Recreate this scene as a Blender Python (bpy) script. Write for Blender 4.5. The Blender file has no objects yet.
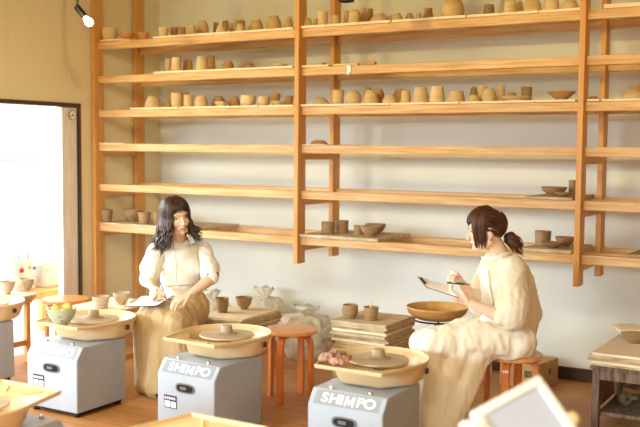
import bpy, bmesh, math, random
from mathutils import Vector, Matrix, noise, Quaternion
from mathutils.bvhtree import BVHTree
random.seed(7)
SC = bpy.context.scene
COL = SC.collection
R = math.radians
# ------------------------------------------------------------------ camera
CX, CY, CZ, FPX = 5.3253, -6.315, 1.55, 947.98
_y, _p, _r = R(30.5613), R(3.9596), R(0.4795)
FW = Vector((-math.sin(_y)*math.cos(_p), math.cos(_y)*math.cos(_p), -math.sin(_p)))
_rt = Vector((math.cos(_y), math.sin(_y), 0)); _up = _rt.cross(FW)
RT = _rt*math.cos(_r) + _up*math.sin(_r); UP = _up*math.cos(_r) - _rt*math.sin(_r)
EYE = Vector((CX, CY, CZ))
def ray(x, y): return FW + RT*((x-320)/FPX) - UP*((y-213.5)/FPX)
def at(x, y, d): return EYE + ray(x, y)*d
def atY(x, y, Y): D = ray(x, y); return EYE + D*((Y-CY)/D.y)
def atX(x, y, X): D = ray(x, y); return EYE + D*((X-CX)/D.x)
def atZ(x, y, Z): D = ray(x, y); return EYE + D*((Z-CZ)/D.z)
def depth(P): return (Vector(P)-EYE).dot(FW)
cam = bpy.data.cameras.new('camera'); camo = bpy.data.objects.new('camera', cam); COL.objects.link(camo)
cam.sensor_width = 36; cam.lens = FPX/640*36; cam.clip_start = .05
M4 = Matrix((RT, UP, -FW)).transposed().to_4x4(); M4.translation = EYE
camo.matrix_world = M4; SC.camera = camo
cam.dof.use_dof = True; cam.dof.focus_distance = 5.5; cam.dof.aperture_fstop = 1.6
# ------------------------------------------------------------------ materials
def lin(c): return tuple(((v/255)/12.92 if v/255 <= .04045 else ((v/255+.055)/1.055)**2.4) for v in c) + (1,)
MATS = {}
def mat(name, c1, c2=None, rough=.6, scale=6, stretch=(1,1,1), detail=4, lo=.3, hi=.7, bump=0, bscale=None, metal=0, trans=0, alpha=1, spec=.5, sss=0, c3=None, coat=0, ior=1.45):
    m = bpy.data.materials.new(name); m.use_nodes = True; nt = m.node_tree; N = nt.nodes; L = nt.links
    b = N['Principled BSDF']; b.inputs['Roughness'].default_value = rough; b.inputs['Metallic'].default_value = metal
    b.inputs['Base Color'].default_value = lin(c1); b.inputs['Specular IOR Level'].default_value = spec
    b.inputs['Alpha'].default_value = alpha; b.inputs['Transmission Weight'].default_value = trans; b.inputs['IOR'].default_value = ior
    if coat: b.inputs['Coat Weight'].default_value = coat; b.inputs['Coat Roughness'].default_value = .15
    if sss:
        b.inputs['Subsurface Weight'].default_value = sss; b.inputs['Subsurface Radius'].default_value = (.02,.008,.004); b.inputs['Subsurface Scale'].default_value = .6
    if c2 or bump:
        tc = N.new('ShaderNodeTexCoord'); mp = N.new('ShaderNodeMapping'); mp.inputs['Scale'].default_value = stretch
        L.new(tc.outputs['Object'], mp.inputs['Vector'])
        nz = N.new('ShaderNodeTexNoise'); nz.inputs['Scale'].default_value = scale; nz.inputs['Detail'].default_value = detail
        L.new(mp.outputs[0], nz.inputs['Vector'])
        if c2:
            cr = N.new('ShaderNodeValToRGB'); e = cr.color_ramp.elements
            e[0].position = lo; e[0].color = lin(c1); e[1].position = hi; e[1].color = lin(c2)
            if c3: k = e.new((lo+hi)/2); k.color = lin(c3)
            L.new(nz.outputs['Fac'], cr.inputs[0]); L.new(cr.outputs[0], b.inputs['Base Color'])
        if bump:
            bp = N.new('ShaderNodeBump'); bp.inputs['Strength'].default_value = bump; bp.inputs['Distance'].default_value = .01
            if bscale:
                n2 = N.new('ShaderNodeTexNoise'); n2.inputs['Scale'].default_value = bscale; n2.inputs['Detail'].default_value = 5
                L.new(tc.outputs['Object'], n2.inputs['Vector']); L.new(n2.outputs['Fac'], bp.inputs['Height'])
            else: L.new(nz.outputs['Fac'], bp.inputs['Height'])
            L.new(bp.outputs[0], b.inputs['Normal'])
    MATS[name] = m; return m
def emit(name, c, s):
    m = bpy.data.materials.new(name); m.use_nodes = True; nt = m.node_tree; nt.nodes.clear()
    e = nt.nodes.new('ShaderNodeEmission'); e.inputs[0].default_value = lin(c); e.inputs[1].default_value = s
    o = nt.nodes.new('ShaderNodeOutputMaterial'); nt.links.new(e.outputs[0], o.inputs[0]); MATS[name] = m; return m
mat('pine_x', (196,146,84), (228,192,138), .5, 5, (.7,14,14), lo=.3, hi=.7, bump=.05)
mat('pine_z', (206,142,70), (226,172,100), .5, 5, (9,9,.6), lo=.25, hi=.75, bump=.05)
mat('pine_y', (208,148,82), (230,182,118), .5, 5, (9,.6,9), lo=.25, hi=.75, bump=.05)
mat('board', (236,214,172), (248,236,206), .7, 6, (1,8,3), lo=.3, hi=.7, bump=.08)
mat('board_worn', (166,138,100), (214,186,142), .8, 6, (1.5,6,3), lo=.3, hi=.7, bump=.15)
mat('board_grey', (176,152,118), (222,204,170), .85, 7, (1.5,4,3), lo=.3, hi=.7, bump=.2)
mat('plaster', (228,230,222), (236,238,231), .85, 1.5, lo=.3, hi=.7, bump=.04, bscale=60)
mat('beige_panel', (232,221,184), (238,228,193), .8, 2.5, lo=.3, hi=.7, bump=.05, bscale=90)
mat('olive_panel', (168,142,90), (178,152,98), .8, 2)
mat('dark_timber', (62,42,32), (92,68,54), .6, 5, (8,8,.8), bump=.15)
mat('dark_timber_x', (58,40,32), (88,64,52), .6, 5, (.8,8,8), bump=.15)
mat('grey_timber', (226,216,210), (246,242,238), .75, 6, (10,10,.7), lo=.35, hi=.65, bump=.3)
mat('clay_pale', (204,172,120), (218,190,142), .85, 9, (1,1,4), bump=.15)
mat('clay_cream', (214,184,132), (228,204,160), .85, 9, (1,1,4), bump=.15)
mat('clay_tan', (176,132,82), (196,156,104), .85, 9, (1,1,4), bump=.15)
mat('clay_orange', (206,142,84), (224,166,108), .8, 9, (1,1,4), bump=.15)
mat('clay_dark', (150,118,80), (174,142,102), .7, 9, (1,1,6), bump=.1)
mat('clay_grey', (170,150,126), (194,176,152), .7, 9, (1,1,6), bump=.2)
mat('housing', (166,175,190), (174,182,196), .42, 4, spec=.5, bump=.02, bscale=300)
mat('housing_plate', (146,152,162), None, .4)
mat('white_print', (246,247,248), None, .5)
mat('black_plastic', (28,28,30), None, .35)
mat('grey_plastic', (120,122,128), None, .35)
mat('navy_print', (50,52,84), None, .5)
mat('pan_plastic', (224,194,146), (232,207,164), .38, 3, lo=.35, hi=.65)
mat('slip_metal', (172,154,124), (206,188,158), .5, 8, metal=.2, bump=.1)
mat('wet_clay', (150,128,100), (178,158,130), .45, 10, bump=.2)
mat('slip_dry', (214,196,160), (236,220,186), .7, 10, bump=.2)
mat('stool_seat_sheen', (220,146,76), (230,164,96), .3, 5, (6,6,.8), lo=.3, hi=.7, coat=.3)  # seat tone lightened to paint in the reflection off its top
mat('stool_leg', (206,110,42), (222,132,58), .3, 5, (6,6,.8), lo=.3, hi=.7, coat=.3)
mat('stool_light', (206,136,64), (224,160,90), .35, 5, (6,6,.8), lo=.3, hi=.7, coat=.3)
mat('brown_wood', (198,146,80), (216,168,102), .55, 8, (1,5,5), bump=.1)
mat('black_metal', (24,23,22), None, .4, metal=.6)
mat('carton', (192,150,100), (204,164,114), .8, 8)
mat('print_black', (40,34,30), None, .7)
mat('celadon', (166,186,160), (196,208,184), .2, 7, bump=.05)
mat('sponge', (206,170,84), (232,206,126), .9, 30, bump=.6)
mat('cloth_pink', (140,98,78), (206,164,142), .9, 22, bump=.5)
mat('iron_old', (120,104,78), (176,156,120), .5, 20, metal=.5, bump=.3)
mat('old_table', (84,62,50), (140,118,98), .75, 9, (6,6,1), lo=.35, hi=.7, bump=.3)
mat('red_panel', (126,72,44), (150,90,58), .6, 6, (8,8,1), bump=.1)
mat('paper', (250,249,246), None, .8)
mat('paper_warm', (246,228,188), (250,236,204), .8, 6)
mat('board_clip', (92,70,50), None, .5)
mat('chrome', (200,200,204), None, .2, metal=1)
mat('skin', (243,205,180), (247,213,190), .5, 12, sss=.12)
mat('lips', (206,104,98), None, .4)
mat('tooth', (248,244,238), None, .3)
mat('eye_white', (238,234,230), None, .3)
mat('eye_dark', (30,20,16), None, .15)
mat('hair_dark', (36,24,19), (80,52,38), .38, 30, (1,1,.3), lo=.3, hi=.75)
mat('hair_brown', (52,30,18), (104,64,40), .38, 30, (1,1,.3), lo=.3, hi=.75)
mat('brow', (60,40,30), None, .7)
mat('blouse', (246,243,238), (250,248,244), .85, 9, bump=.1, bscale=25)
mat('sweat_cream', (230,217,192), (238,227,205), .9, 9, bump=.12, bscale=25)
mat('apron_cream', (245,241,231), (249,246,238), .8, 6, bump=.1, bscale=18)
mat('apron_tan', (200,172,128), (210,184,142), .75, 6, bump=.1, bscale=18)
mat('apron_ivory', (246,236,214), (250,243,226), .75, 6, bump=.1, bscale=18)
mat('black_cloth', (30,28,30), None, .8)
mat('pen_green', (30,110,90), None, .35)
mat('pen_blue', (90,100,130), None, .35)
mat('white_panel', (242,242,240), None, .5)
mat('lavender_panel', (184,191,212), (192,199,219), .6, 3)
mat('tote', (176,170,160), (192,187,178), .85, 8)
mat('tote_print_red', (140,40,40), None, .8); mat('tote_print_yellow', (180,130,30), None, .8); mat('tote_print_green', (70,110,96), None, .8)
mat('socket_black', (36,33,30), None, .45)
mat('red_paint', (196,66,40), None, .5)
emit('bulb_glow', (255,226,170), 30)
def bag_mat():
    m = bpy.data.materials.new('clear_bag'); m.use_nodes = True; nt = m.node_tree; N = nt.nodes; L = nt.links
    b = N['Principled BSDF']; b.inputs['Base Color'].default_value = lin((236,226,200)); b.inputs['Roughness'].default_value = .12
    tr = N.new('ShaderNodeBsdfTransparent'); mx = N.new('ShaderNodeMixShader')
    tc = N.new('ShaderNodeTexCoord'); nz = N.new('ShaderNodeTexNoise'); nz.inputs['Scale'].default_value = 7; nz.inputs['Detail'].default_value = 3; nz.inputs['Distortion'].default_value = .8
    mr = N.new('ShaderNodeMapRange'); mr.inputs[1].default_value = .35; mr.inputs[2].default_value = .65; mr.inputs[3].default_value = .45; mr.inputs[4].default_value = .78
    L.new(tc.outputs['Object'], nz.inputs['Vector']); L.new(nz.outputs['Fac'], mr.inputs[0]); L.new(mr.outputs[0], mx.inputs[0])
    L.new(tr.outputs[0], mx.inputs[1]); L.new(b.outputs[0], mx.inputs[2]); L.new(mx.outputs[0], N['Material Output'].inputs[0])
    bp = N.new('ShaderNodeBump'); bp.inputs['Strength'].default_value = .5; bp.inputs['Distance'].default_value = .02
    L.new(nz.outputs['Fac'], bp.inputs['Height']); L.new(bp.outputs[0], b.inputs['Normal'])
    MATS['clear_bag'] = m
bag_mat()
def floor_mat():
    m = bpy.data.materials.new('floor_boards'); m.use_nodes = True; nt = m.node_tree; N = nt.nodes; L = nt.links
    b = N['Principled BSDF']; b.inputs['Roughness'].default_value = .5
    tc = N.new('ShaderNodeTexCoord'); mp = N.new('ShaderNodeMapping'); mp.inputs['Scale'].default_value = (1,1,1)
    br = N.new('ShaderNodeTexBrick'); br.inputs['Scale'].default_value = 1; br.inputs['Brick Width'].default_value = 1.8; br.inputs['Row Height'].default_value = .11
    br.inputs['Mortar Size'].default_value = .0025
    br.inputs['Color1'].default_value = lin((178,122,66)); br.inputs['Color2'].default_value = lin((188,132,74)); br.inputs['Mortar'].default_value = lin((120,76,42))
    L.new(tc.outputs['Object'], mp.inputs['Vector']); L.new(mp.outputs[0], br.inputs['Vector'])
    n1 = N.new('ShaderNodeTexNoise'); n1.inputs['Scale'].default_value = 1.6; n1.inputs['Detail'].default_value = 8; n1.inputs['Roughness'].default_value = .65
    L.new(tc.outputs['Object'], n1.inputs['Vector'])
    cr = N.new('ShaderNodeValToRGB'); cr.color_ramp.elements[0].position = .52; cr.color_ramp.elements[1].position = .78
    cr.color_ramp.elements[1].color = (.7,.7,.7,1)
    L.new(n1.outputs['Fac'], cr.inputs[0])
    mx = N.new('ShaderNodeMix'); mx.data_type = 'RGBA'; L.new(cr.outputs[0], mx.inputs[0]); L.new(br.outputs[0], mx.inputs[6]); mx.inputs[7].default_value = lin((208,160,106))
    n2 = N.new('ShaderNodeTexNoise'); n2.inputs['Scale'].default_value = 5; n2.inputs['Detail'].default_value = 5
    mp2 = N.new('ShaderNodeMapping'); mp2.inputs['Scale'].default_value = (1,12,1); L.new(tc.outputs['Object'], mp2.inputs['Vector']); L.new(mp2.outputs[0], n2.inputs['Vector'])
    m2 = N.new('ShaderNodeMix'); m2.data_type = 'RGBA'; m2.blend_type = 'MULTIPLY'; m2.inputs[0].default_value = .5
    L.new(mx.outputs[2], m2.inputs[6]); L.new(n2.outputs['Color'], m2.inputs[7])
    hs = N.new('ShaderNodeMix'); hs.data_type = 'RGBA'; hs.inputs[0].default_value = .55; L.new(mx.outputs[2], hs.inputs[6]); L.new(m2.outputs[2], hs.inputs[7])
    L.new(mx.outputs[2], b.inputs['Base Color'])
    bp = N.new('ShaderNodeBump'); bp.inputs['Strength'].default_value = .2; bp.inputs['Distance'].default_value = .004
    L.new(n2.outputs['Fac'], bp.inputs['Height']); L.new(bp.outputs[0], b.inputs['Normal'])
    MATS['floor_boards'] = m
floor_mat()
# ------------------------------------------------------------------ mesh helpers
class MB:
    def __init__(s): s.v = []; s.f = []
    def add(s, vs, fs, M=None):
        o = len(s.v); s.v += [tuple(M @ Vector(v)) if M else tuple(v) for v in vs]; s.f += [tuple(i+o for i in f) for f in fs]; return s
    def box(s, a, b, M=None):
        x0,y0,z0 = a; x1,y1,z1 = b
        return s.add([(x0,y0,z0),(x1,y0,z0),(x1,y1,z0),(x0,y1,z0),(x0,y0,z1),(x1,y0,z1),(x1,y1,z1),(x0,y1,z1)],
                     [(3,2,1,0),(4,5,6,7),(0,1,5,4),(1,2,6,5),(2,3,7,6),(3,0,4,7)], M)
    def prism(s, poly, z0, z1, M=None):
        n = len(poly); vs = [(x,y,z0) for x,y in poly] + [(x,y,z1) for x,y in poly]
        fs = [tuple(reversed(range(n))), tuple(range(n,2*n))] + [(i,(i+1)%n,n+(i+1)%n,n+i) for i in range(n)]
        return s.add(vs, fs, M)
    def lathe(s, prof, n=24, M=None, wob=0):
        vs = []; fs = []; k = len(prof)
        for r, z in prof:
            for i in range(n):
                a = 2*math.pi*i/n; w = 1 + (wob*math.sin(3*a+z*40) if wob else 0)
                vs.append((r*w*math.cos(a), r*w*math.sin(a), z))
        for j in range(k-1):
            for i in range(n):
                fs.append((j*n+i, j*n+(i+1)%n, (j+1)*n+(i+1)%n, (j+1)*n+i))
        fs.append(tuple(reversed(range(n)))); fs.append(tuple(range((k-1)*n, k*n)))
        return s.add(vs, fs, M)
    def tube(s, pts, rad, n=8, M=None, flat=1.0, cap=False, ref=None):
        pts = [Vector(p) for p in pts]; rad = list(rad) if hasattr(rad,'__len__') else [rad]*len(pts)
        if cap:   # rounded ends
            d0 = (pts[0]-pts[1]).normalized(); d1 = (pts[-1]-pts[-2]).normalized()
            a=[];ra=[]
            for t in (1,.87,.5): a.append(pts[0]+d0*rad[0]*t); ra.append(rad[0]*math.sqrt(max(1-t*t,.004)))
            b=[];rb=[]
            for t in (.5,.87,1): b.append(pts[-1]+d1*rad[-1]*t); rb.append(rad[-1]*math.sqrt(max(1-t*t,.004)))
            pts = a+pts+b; rad = ra+rad+rb
        vs = []; fs = []; u = None
        for i, p in enumerate(pts):
            t = (pts[min(i+1,len(pts)-1)] - pts[max(i-1,0)]).normalized()
            if u is None:
                u = Vector(ref) if ref else t.orthogonal()
            u = (u - t*u.dot(t)); u = u.normalized() if u.length > 1e-6 else t.orthogonal().normalized()
            w = t.cross(u)
            for k in range(n):
                a = 2*math.pi*k/n; vs.append(p + (u*math.cos(a) + w*math.sin(a)*flat)*rad[i])
        for i in range(len(pts)-1):
            for k in range(n): fs.append((i*n+k, i*n+(k+1)%n, (i+1)*n+(k+1)%n, (i+1)*n+k))
        fs.append(tuple(reversed(range(n)))); fs.append(tuple(range((len(pts)-1)*n, len(pts)*n)))
        return s.add(vs, fs, M)
    def ell(s, c, r, M=None, nu=16, nv=10):
        c = Vector(c); vs = [(c.x,c.y,c.z-r[2])]; fs = []
        for j in range(1, nv):
            p = math.pi*j/nv - math.pi/2
            for i in range(nu):
                a = 2*math.pi*i/nu; vs.append((c.x+r[0]*math.cos(p)*math.cos(a), c.y+r[1]*math.cos(p)*math.sin(a), c.z+r[2]*math.sin(p)))
        vs.append((c.x,c.y,c.z+r[2])); t = len(vs)-1
        for i in range(nu):
            fs.append((0, 1+(i+1)%nu, 1+i)); fs.append((t, 1+(nv-2)*nu+i, 1+(nv-2)*nu+(i+1)%nu))
            for j in range(nv-2): fs.append((1+j*nu+i, 1+j*nu+(i+1)%nu, 1+(j+1)*nu+(i+1)%nu, 1+(j+1)*nu+i))
        return s.add(vs, fs, M)
    def loft(s, rings, M=None, close=True):
        n = len(rings[0]); vs = [v for r in rings for v in r]; fs = []
        for j in range(len(rings)-1):
            for i in range(n): fs.append((j*n+i, j*n+(i+1)%n, (j+1)*n+(i+1)%n, (j+1)*n+i))
        if close: fs.append(tuple(reversed(range(n)))); fs.append(tuple(range((len(rings)-1)*n, len(rings)*n)))
        return s.add(vs, fs, M)
    def mesh(s, name):
        me = bpy.data.meshes.new(name); me.from_pydata([tuple(v) for v in s.v], [], s.f); me.update(); return me
    def build(s, name, m, parent=None, smooth=False, bevel=0, loc=None, seg=2, sub=0):
        me = s.mesh(name)
        b = bmesh.new(); b.from_mesh(me); bmesh.ops.recalc_face_normals(b, faces=b.faces); b.to_mesh(me); b.free()
        return link(name, me, m, parent, smooth, bevel, loc, seg, sub)
def link(name, me, m, parent=None, smooth=False, bevel=0, loc=None, seg=2, sub=0):
    me.materials.clear(); me.materials.append(MATS[m])
    o = bpy.data.objects.new(name, me); COL.objects.link(o)
    if smooth:
        me.polygons.foreach_set('use_smooth', [True]*len(me.polygons))
        if smooth != True: me.set_sharp_from_angle(angle=R(smooth))
    if bevel:
        bv = o.modifiers.new('bevel','BEVEL'); bv.width = bevel; bv.segments = seg; bv.limit_method = 'ANGLE'; bv.angle_limit = R(40)
        me.polygons.foreach_set('use_smooth', [True]*len(me.polygons)); me.set_sharp_from_angle(angle=R(50))
    if sub: sm = o.modifiers.new('sub','SUBSURF'); sm.levels = sub; sm.render_levels = sub
    if parent: o.parent = parent
    if loc is not None: o.location = loc
    return o
LABELS = []
def tag(o, label, cat, group=None, kind=None):
    n = len(label.split()); assert 4 <= n <= 16, (n, label)
    o['label'] = label; o['category'] = cat
    if group: o['group'] = group
    if kind: o['kind'] = kind
    LABELS.append(label); return o
def thing(name, label, cat, loc=(0,0,0), rz=0, group=None):
    o = bpy.data.objects.new(name, None); COL.objects.link(o); o.location = loc; o.rotation_euler = (0,0,rz); o.empty_display_size = .1
    return tag(o, label, cat, group)
def struct(o): o['kind'] = 'structure'; return o
def dup(root, loc, rz=0, label=None, group=None, skip=()):
    r = root.copy(); COL.objects.link(r); r.location = loc; r.rotation_euler = (0,0,rz)
    if label: r['label'] = label; LABELS.append(label)
    if group: r['group'] = group
    for ch in list(root.children):
        if ch.name.split('.')[0] in skip: continue
        c = ch.copy(); COL.objects.link(c); c.parent = r
        for g in ch.children: d = g.copy(); COL.objects.link(d); d.parent = c
    return r
def text_mb(txt, size, extr=.001, bold=0, sx=1, shear=0):
    cu = bpy.data.curves.new('t','FONT'); cu.body = txt; cu.size = size; cu.extrude = extr; cu.offset = bold; cu.align_x = 'CENTER'; cu.align_y = 'CENTER'; cu.shear = shear
    o = bpy.data.objects.new('t', cu); COL.objects.link(o)
    dg = bpy.context.evaluated_depsgraph_get(); me = bpy.data.meshes.new_from_object(o.evaluated_get(dg))
    b = MB(); b.add([(v.co.x*sx, v.co.y, v.co.z) for v in me.vertices], [tuple(p.vertices) for p in me.polygons])
    bpy.data.objects.remove(o); bpy.data.curves.remove(cu); bpy.data.meshes.remove(me); return b
def xform(mb, M): mb.v = [tuple(M @ Vector(v)) for v in mb.v]; return mb
def remesh(mb, vox, smooth=0, name='m'):
    me = mb.mesh(name); o = bpy.data.objects.new('tmp', me); COL.objects.link(o)
    md = o.modifiers.new('r','REMESH'); md.mode = 'VOXEL'; md.voxel_size = vox
    if smooth: s = o.modifiers.new('s','SMOOTH'); s.iterations = smooth; s.factor = .5
    dg = bpy.context.evaluated_depsgraph_get(); r = bpy.data.meshes.new_from_object(o.evaluated_get(dg)); r.name = name
    bpy.data.objects.remove(o); bpy.data.meshes.remove(me); return r
def folds(me, amp, freq, seed=0, ridged=True):
    # cloth folds: push vertices along their normals by stretched noise
    nrm = [v.normal.copy() for v in me.vertices]
    for v, vn in zip(me.vertices, nrm):
        c = v.co; q = Vector((c.x*freq[0]+seed, c.y*freq[1]+seed*1.7, c.z*freq[2]+seed*.3)); a = noise.noise(q)
        if ridged: a = .55 - abs(a)*2
        v.co = c + vn*a*amp
    me.update()
# ------------------------------------------------------------------ the room
RX, RY, RZ = 7.6, -8.4, 3.3
struct(MB().box((-.12,RY-.12,-.1),(RX+.12,.12,0)).build('floor','floor_boards'))
struct(MB().box((-.12,0,0),(RX+.12,.12,RZ)).build('wall_back','plaster'))
DY0, DY1, DZ = -3.3, -.965, 1.862
w = MB().box((-.12,DY1,0),(0,0,RZ)).box((-.12,DY0,DZ),(0,DY1,RZ)).box((-.12,-4.0,0),(0,DY0,RZ))
w.box((-.12,RY,0),(0,-7.4,RZ)).box((-.12,-7.4,0),(0,-4.0,.8)).box((-.12,-7.4,2.3),(0,-4.0,RZ))
struct(w.build('wall_left','beige_panel'))
w = MB().box((RX,RY,0),(RX+.12,0,RZ)); struct(w.build('wall_right','olive_panel'))
w = MB().box((-.12,RY-.12,0),(RX+.12,RY,.8)).box((-.12,RY-.12,2.3),(RX+.12,RY,RZ)).box((-.12,RY-.12,.8),(.15,RY,2.3)).box((7,RY-.12,.8),(RX+.12,RY,2.3))
struct(w.build('wall_front','plaster'))
struct(MB().box((-.12,RY-.12,RZ),(RX+.12,.12,RZ+.1)).build('ceiling','olive_panel'))
struct(MB().box((.0,-.022,0),(RX,0,.085)).build('baseboard_back','dark_timber_x', bevel=.003))
fr = MB().box((-.12,DY0,DZ-.018),(.012,DY1+.022,DZ+.012)).box((-.12,DY1,0),(.012,DY1+.022,DZ-.018))
struct(fr.build('trim_1','dark_timber', bevel=.003))
for i, px in enumerate((11, 69)):
    q = atX(px, 60, 0); struct(MB().box((0,q.y-.003,DZ+.03),(.0015,q.y+.003,RZ)).build('trim_%d' % (i+2),'beige_panel'))
for i, x in enumerate((2.6, 4.8)):
    struct(MB().box((x-.04,RY-.1,.8),(x+.04,RY-.02,2.3)).build('window_%d' % (i+1),'dark_timber', bevel=.004))
struct(MB().box((-60,-60,-.12),(-.12,60,-.04)).build('terrace_ground','paper'))
# sliding door panel of weathered wood with a round gauge
struct(MB().box((-.06,-1.125,.01),(-.008,-.967,DZ-.02)).build('door_1','grey_timber', bevel=.004))
g0 = atX(72, 115, -.006)
g = thing('wall_gauge','small round white dial gauge fixed to the grey weathered door post','gauge',(-.008,g0.y,g0.z),0)
RYm = Matrix.Rotation(R(90),4,'Y')
MB().lathe([(0,.001),(.034,.001),(.037,.003),(.037,.0105),(.0335,.0105),(.0335,.009),(0,.009)],28,RYm).build('case','socket_black',g,smooth=40)
MB().lathe([(0,.009),(.034,.009),(.034,.0105),(0,.0105)],28,RYm).build('dial','paper',g)
MB().box((.0105,-.003,-.024),(.012,.003,.004),Matrix.Rotation(R(-60),4,'X')).lathe([(0,.0105),(.007,.0105),(.007,.014),(0,.014)],12,RYm).build('needle','print_black',g)
# ------------------------------------------------------------------ the rack
XL, XM, XR = .01, 1.8744, 3.804; XE = 5.74; PW, PD = .034, .1016
YF, YB = -.8285, -.3477; S = [2.354, 2.0931, 1.8295, 1.5676, 1.2549, .9386]; H = .055
YBM = YF+.4*PD; BT = .045
rack = thing('pottery_rack','large open pine rack of long shelves along the studio back wall','rack',(0,0,0))
for X, zf, zb in ((XL,0,0),(XM,.754,.760),(XR,.754,.760),(XE,.754,.760)):
    for Y, z in ((YF,zf),(YB,zb)):
        MB().box((X,Y,z),(X+PW,Y+PD,RZ)).build('post','pine_z',rack,bevel=.003)
    for k in (3,4,5):
        MB().box((X+.003,YF+PD,S[k]-H-.045),(X+PW-.003,YB,S[k]-H)).build('bracket','pine_y',rack,bevel=.002)
for k in range(6):
    for a, b in ((XL+PW,XM),(XM+PW,XR),(XR+PW,XE)):
        a += .0005; b -= .0005
        MB().box((a,YBM,S[k]-H),(b,YBM+BT,S[k])).build('front_beam','pine_x',rack,bevel=.003)
        MB().box((a,YB+.04,S[k]-H),(b,YB+.04+BT,S[k])).build('back_beam','pine_x',rack,bevel=.003)
    if k >= 4: MB().box((XR+PW+.0005,-.6,S[k]-H),(XE-.0005,-.6+BT,S[k])).build('middle_rail','pine_x',rack,bevel=.003)
# ------------------------------------------------------------------ ware boards on the rack
SHN = ['top','second','third','fourth','fifth','lowest']; BAYN = ['left','middle','right']
ORD = ['first','second','third','fourth','fifth','sixth','seventh','eighth','ninth','tenth','eleventh','twelfth','thirteenth','fourteenth','fifteenth','sixteenth','seventeenth','eighteenth','nineteenth','twentieth','twenty-first','twenty-second','twenty-third','twenty-fourth']
YW = YBM-.012
def ware(k, bay, spans, m='board', t=.013, yb=YB+.075, jit=1, extra=''):
    n = len(spans)
    for i, (a, b) in enumerate(spans):
        yp = 213 - (S[k]-1.56)*150
        xa = atY(a, 0, YW).x if False else None
        z = S[k]
        # pixel column of the board's front corner, solved at the shelf's own height
        def solve(px):
            lo, hi = -.5, 6.5
            for _ in range(40):
                mid = (lo+hi)/2; P = Vector((mid,YW,z))-EYE; x = 320+FPX*P.dot(RT)/P.dot(FW)
                lo, hi = (mid, hi) if x < px else (lo, mid)
            return lo
        X0, X1 = solve(a)+.002, solve(b)-.002; b0, b1 = ((XL+PW,XM),(XM+PW,XR),(XR+PW,XE))[bay]; X0, X1 = max(X0,b0+.003), min(X1,b1-.003)
        dy = random.uniform(-.012,.008)*jit
        o = MB().box((0,0,0),(X1-X0,yb-YW-random.uniform(0,.05),t)).build('ware_board',m,None,bevel=.0015,loc=(X0,YW+dy,z+.0008))
        where = 'on the %s shelf, %s rack bay' % (SHN[k], BAYN[bay])
        if n == 1: lab = 'single pale ware board lying ' + where
        else: lab = 'pale thin ware board, %s from the left %s' % (ORD[i], where)
        tag(o, lab, 'board', 'ware boards on the rack')
ware(0,0,[(153,231),(231,258.5),(258.5,293)]); ware(0,1,[(298,326),(326,358),(358,391),(391,426),(426,466),(466,500),(500,538),(538,580)],t=.016); ware(0,2,[(603,660)],t=.024)
ware(1,0,[(154,204),(204,258),(258,293)]); ware(1,1,[(294.5,328)],t=.012)
ware(2,0,[(130,154),(154,178.5),(178.5,204),(204,231),(231,258),(258,293)]); ware(2,1,[(297,390),(390,424),(424,459),(459,496),(496,535),(535,576)]); ware(2,2,[(587,600),(600.5,665)])
ware(3,0,[(95,124)],t=.006); ware(3,1,[(297,325)],t=.006)
ware(4,1,[(524,572.5)],'board_worn',.016)
ware(5,0,[(93,120),(120,200)],'board_grey',.014); ware(5,1,[(299,379),(520,571.5)],'board_grey',.02)
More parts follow.
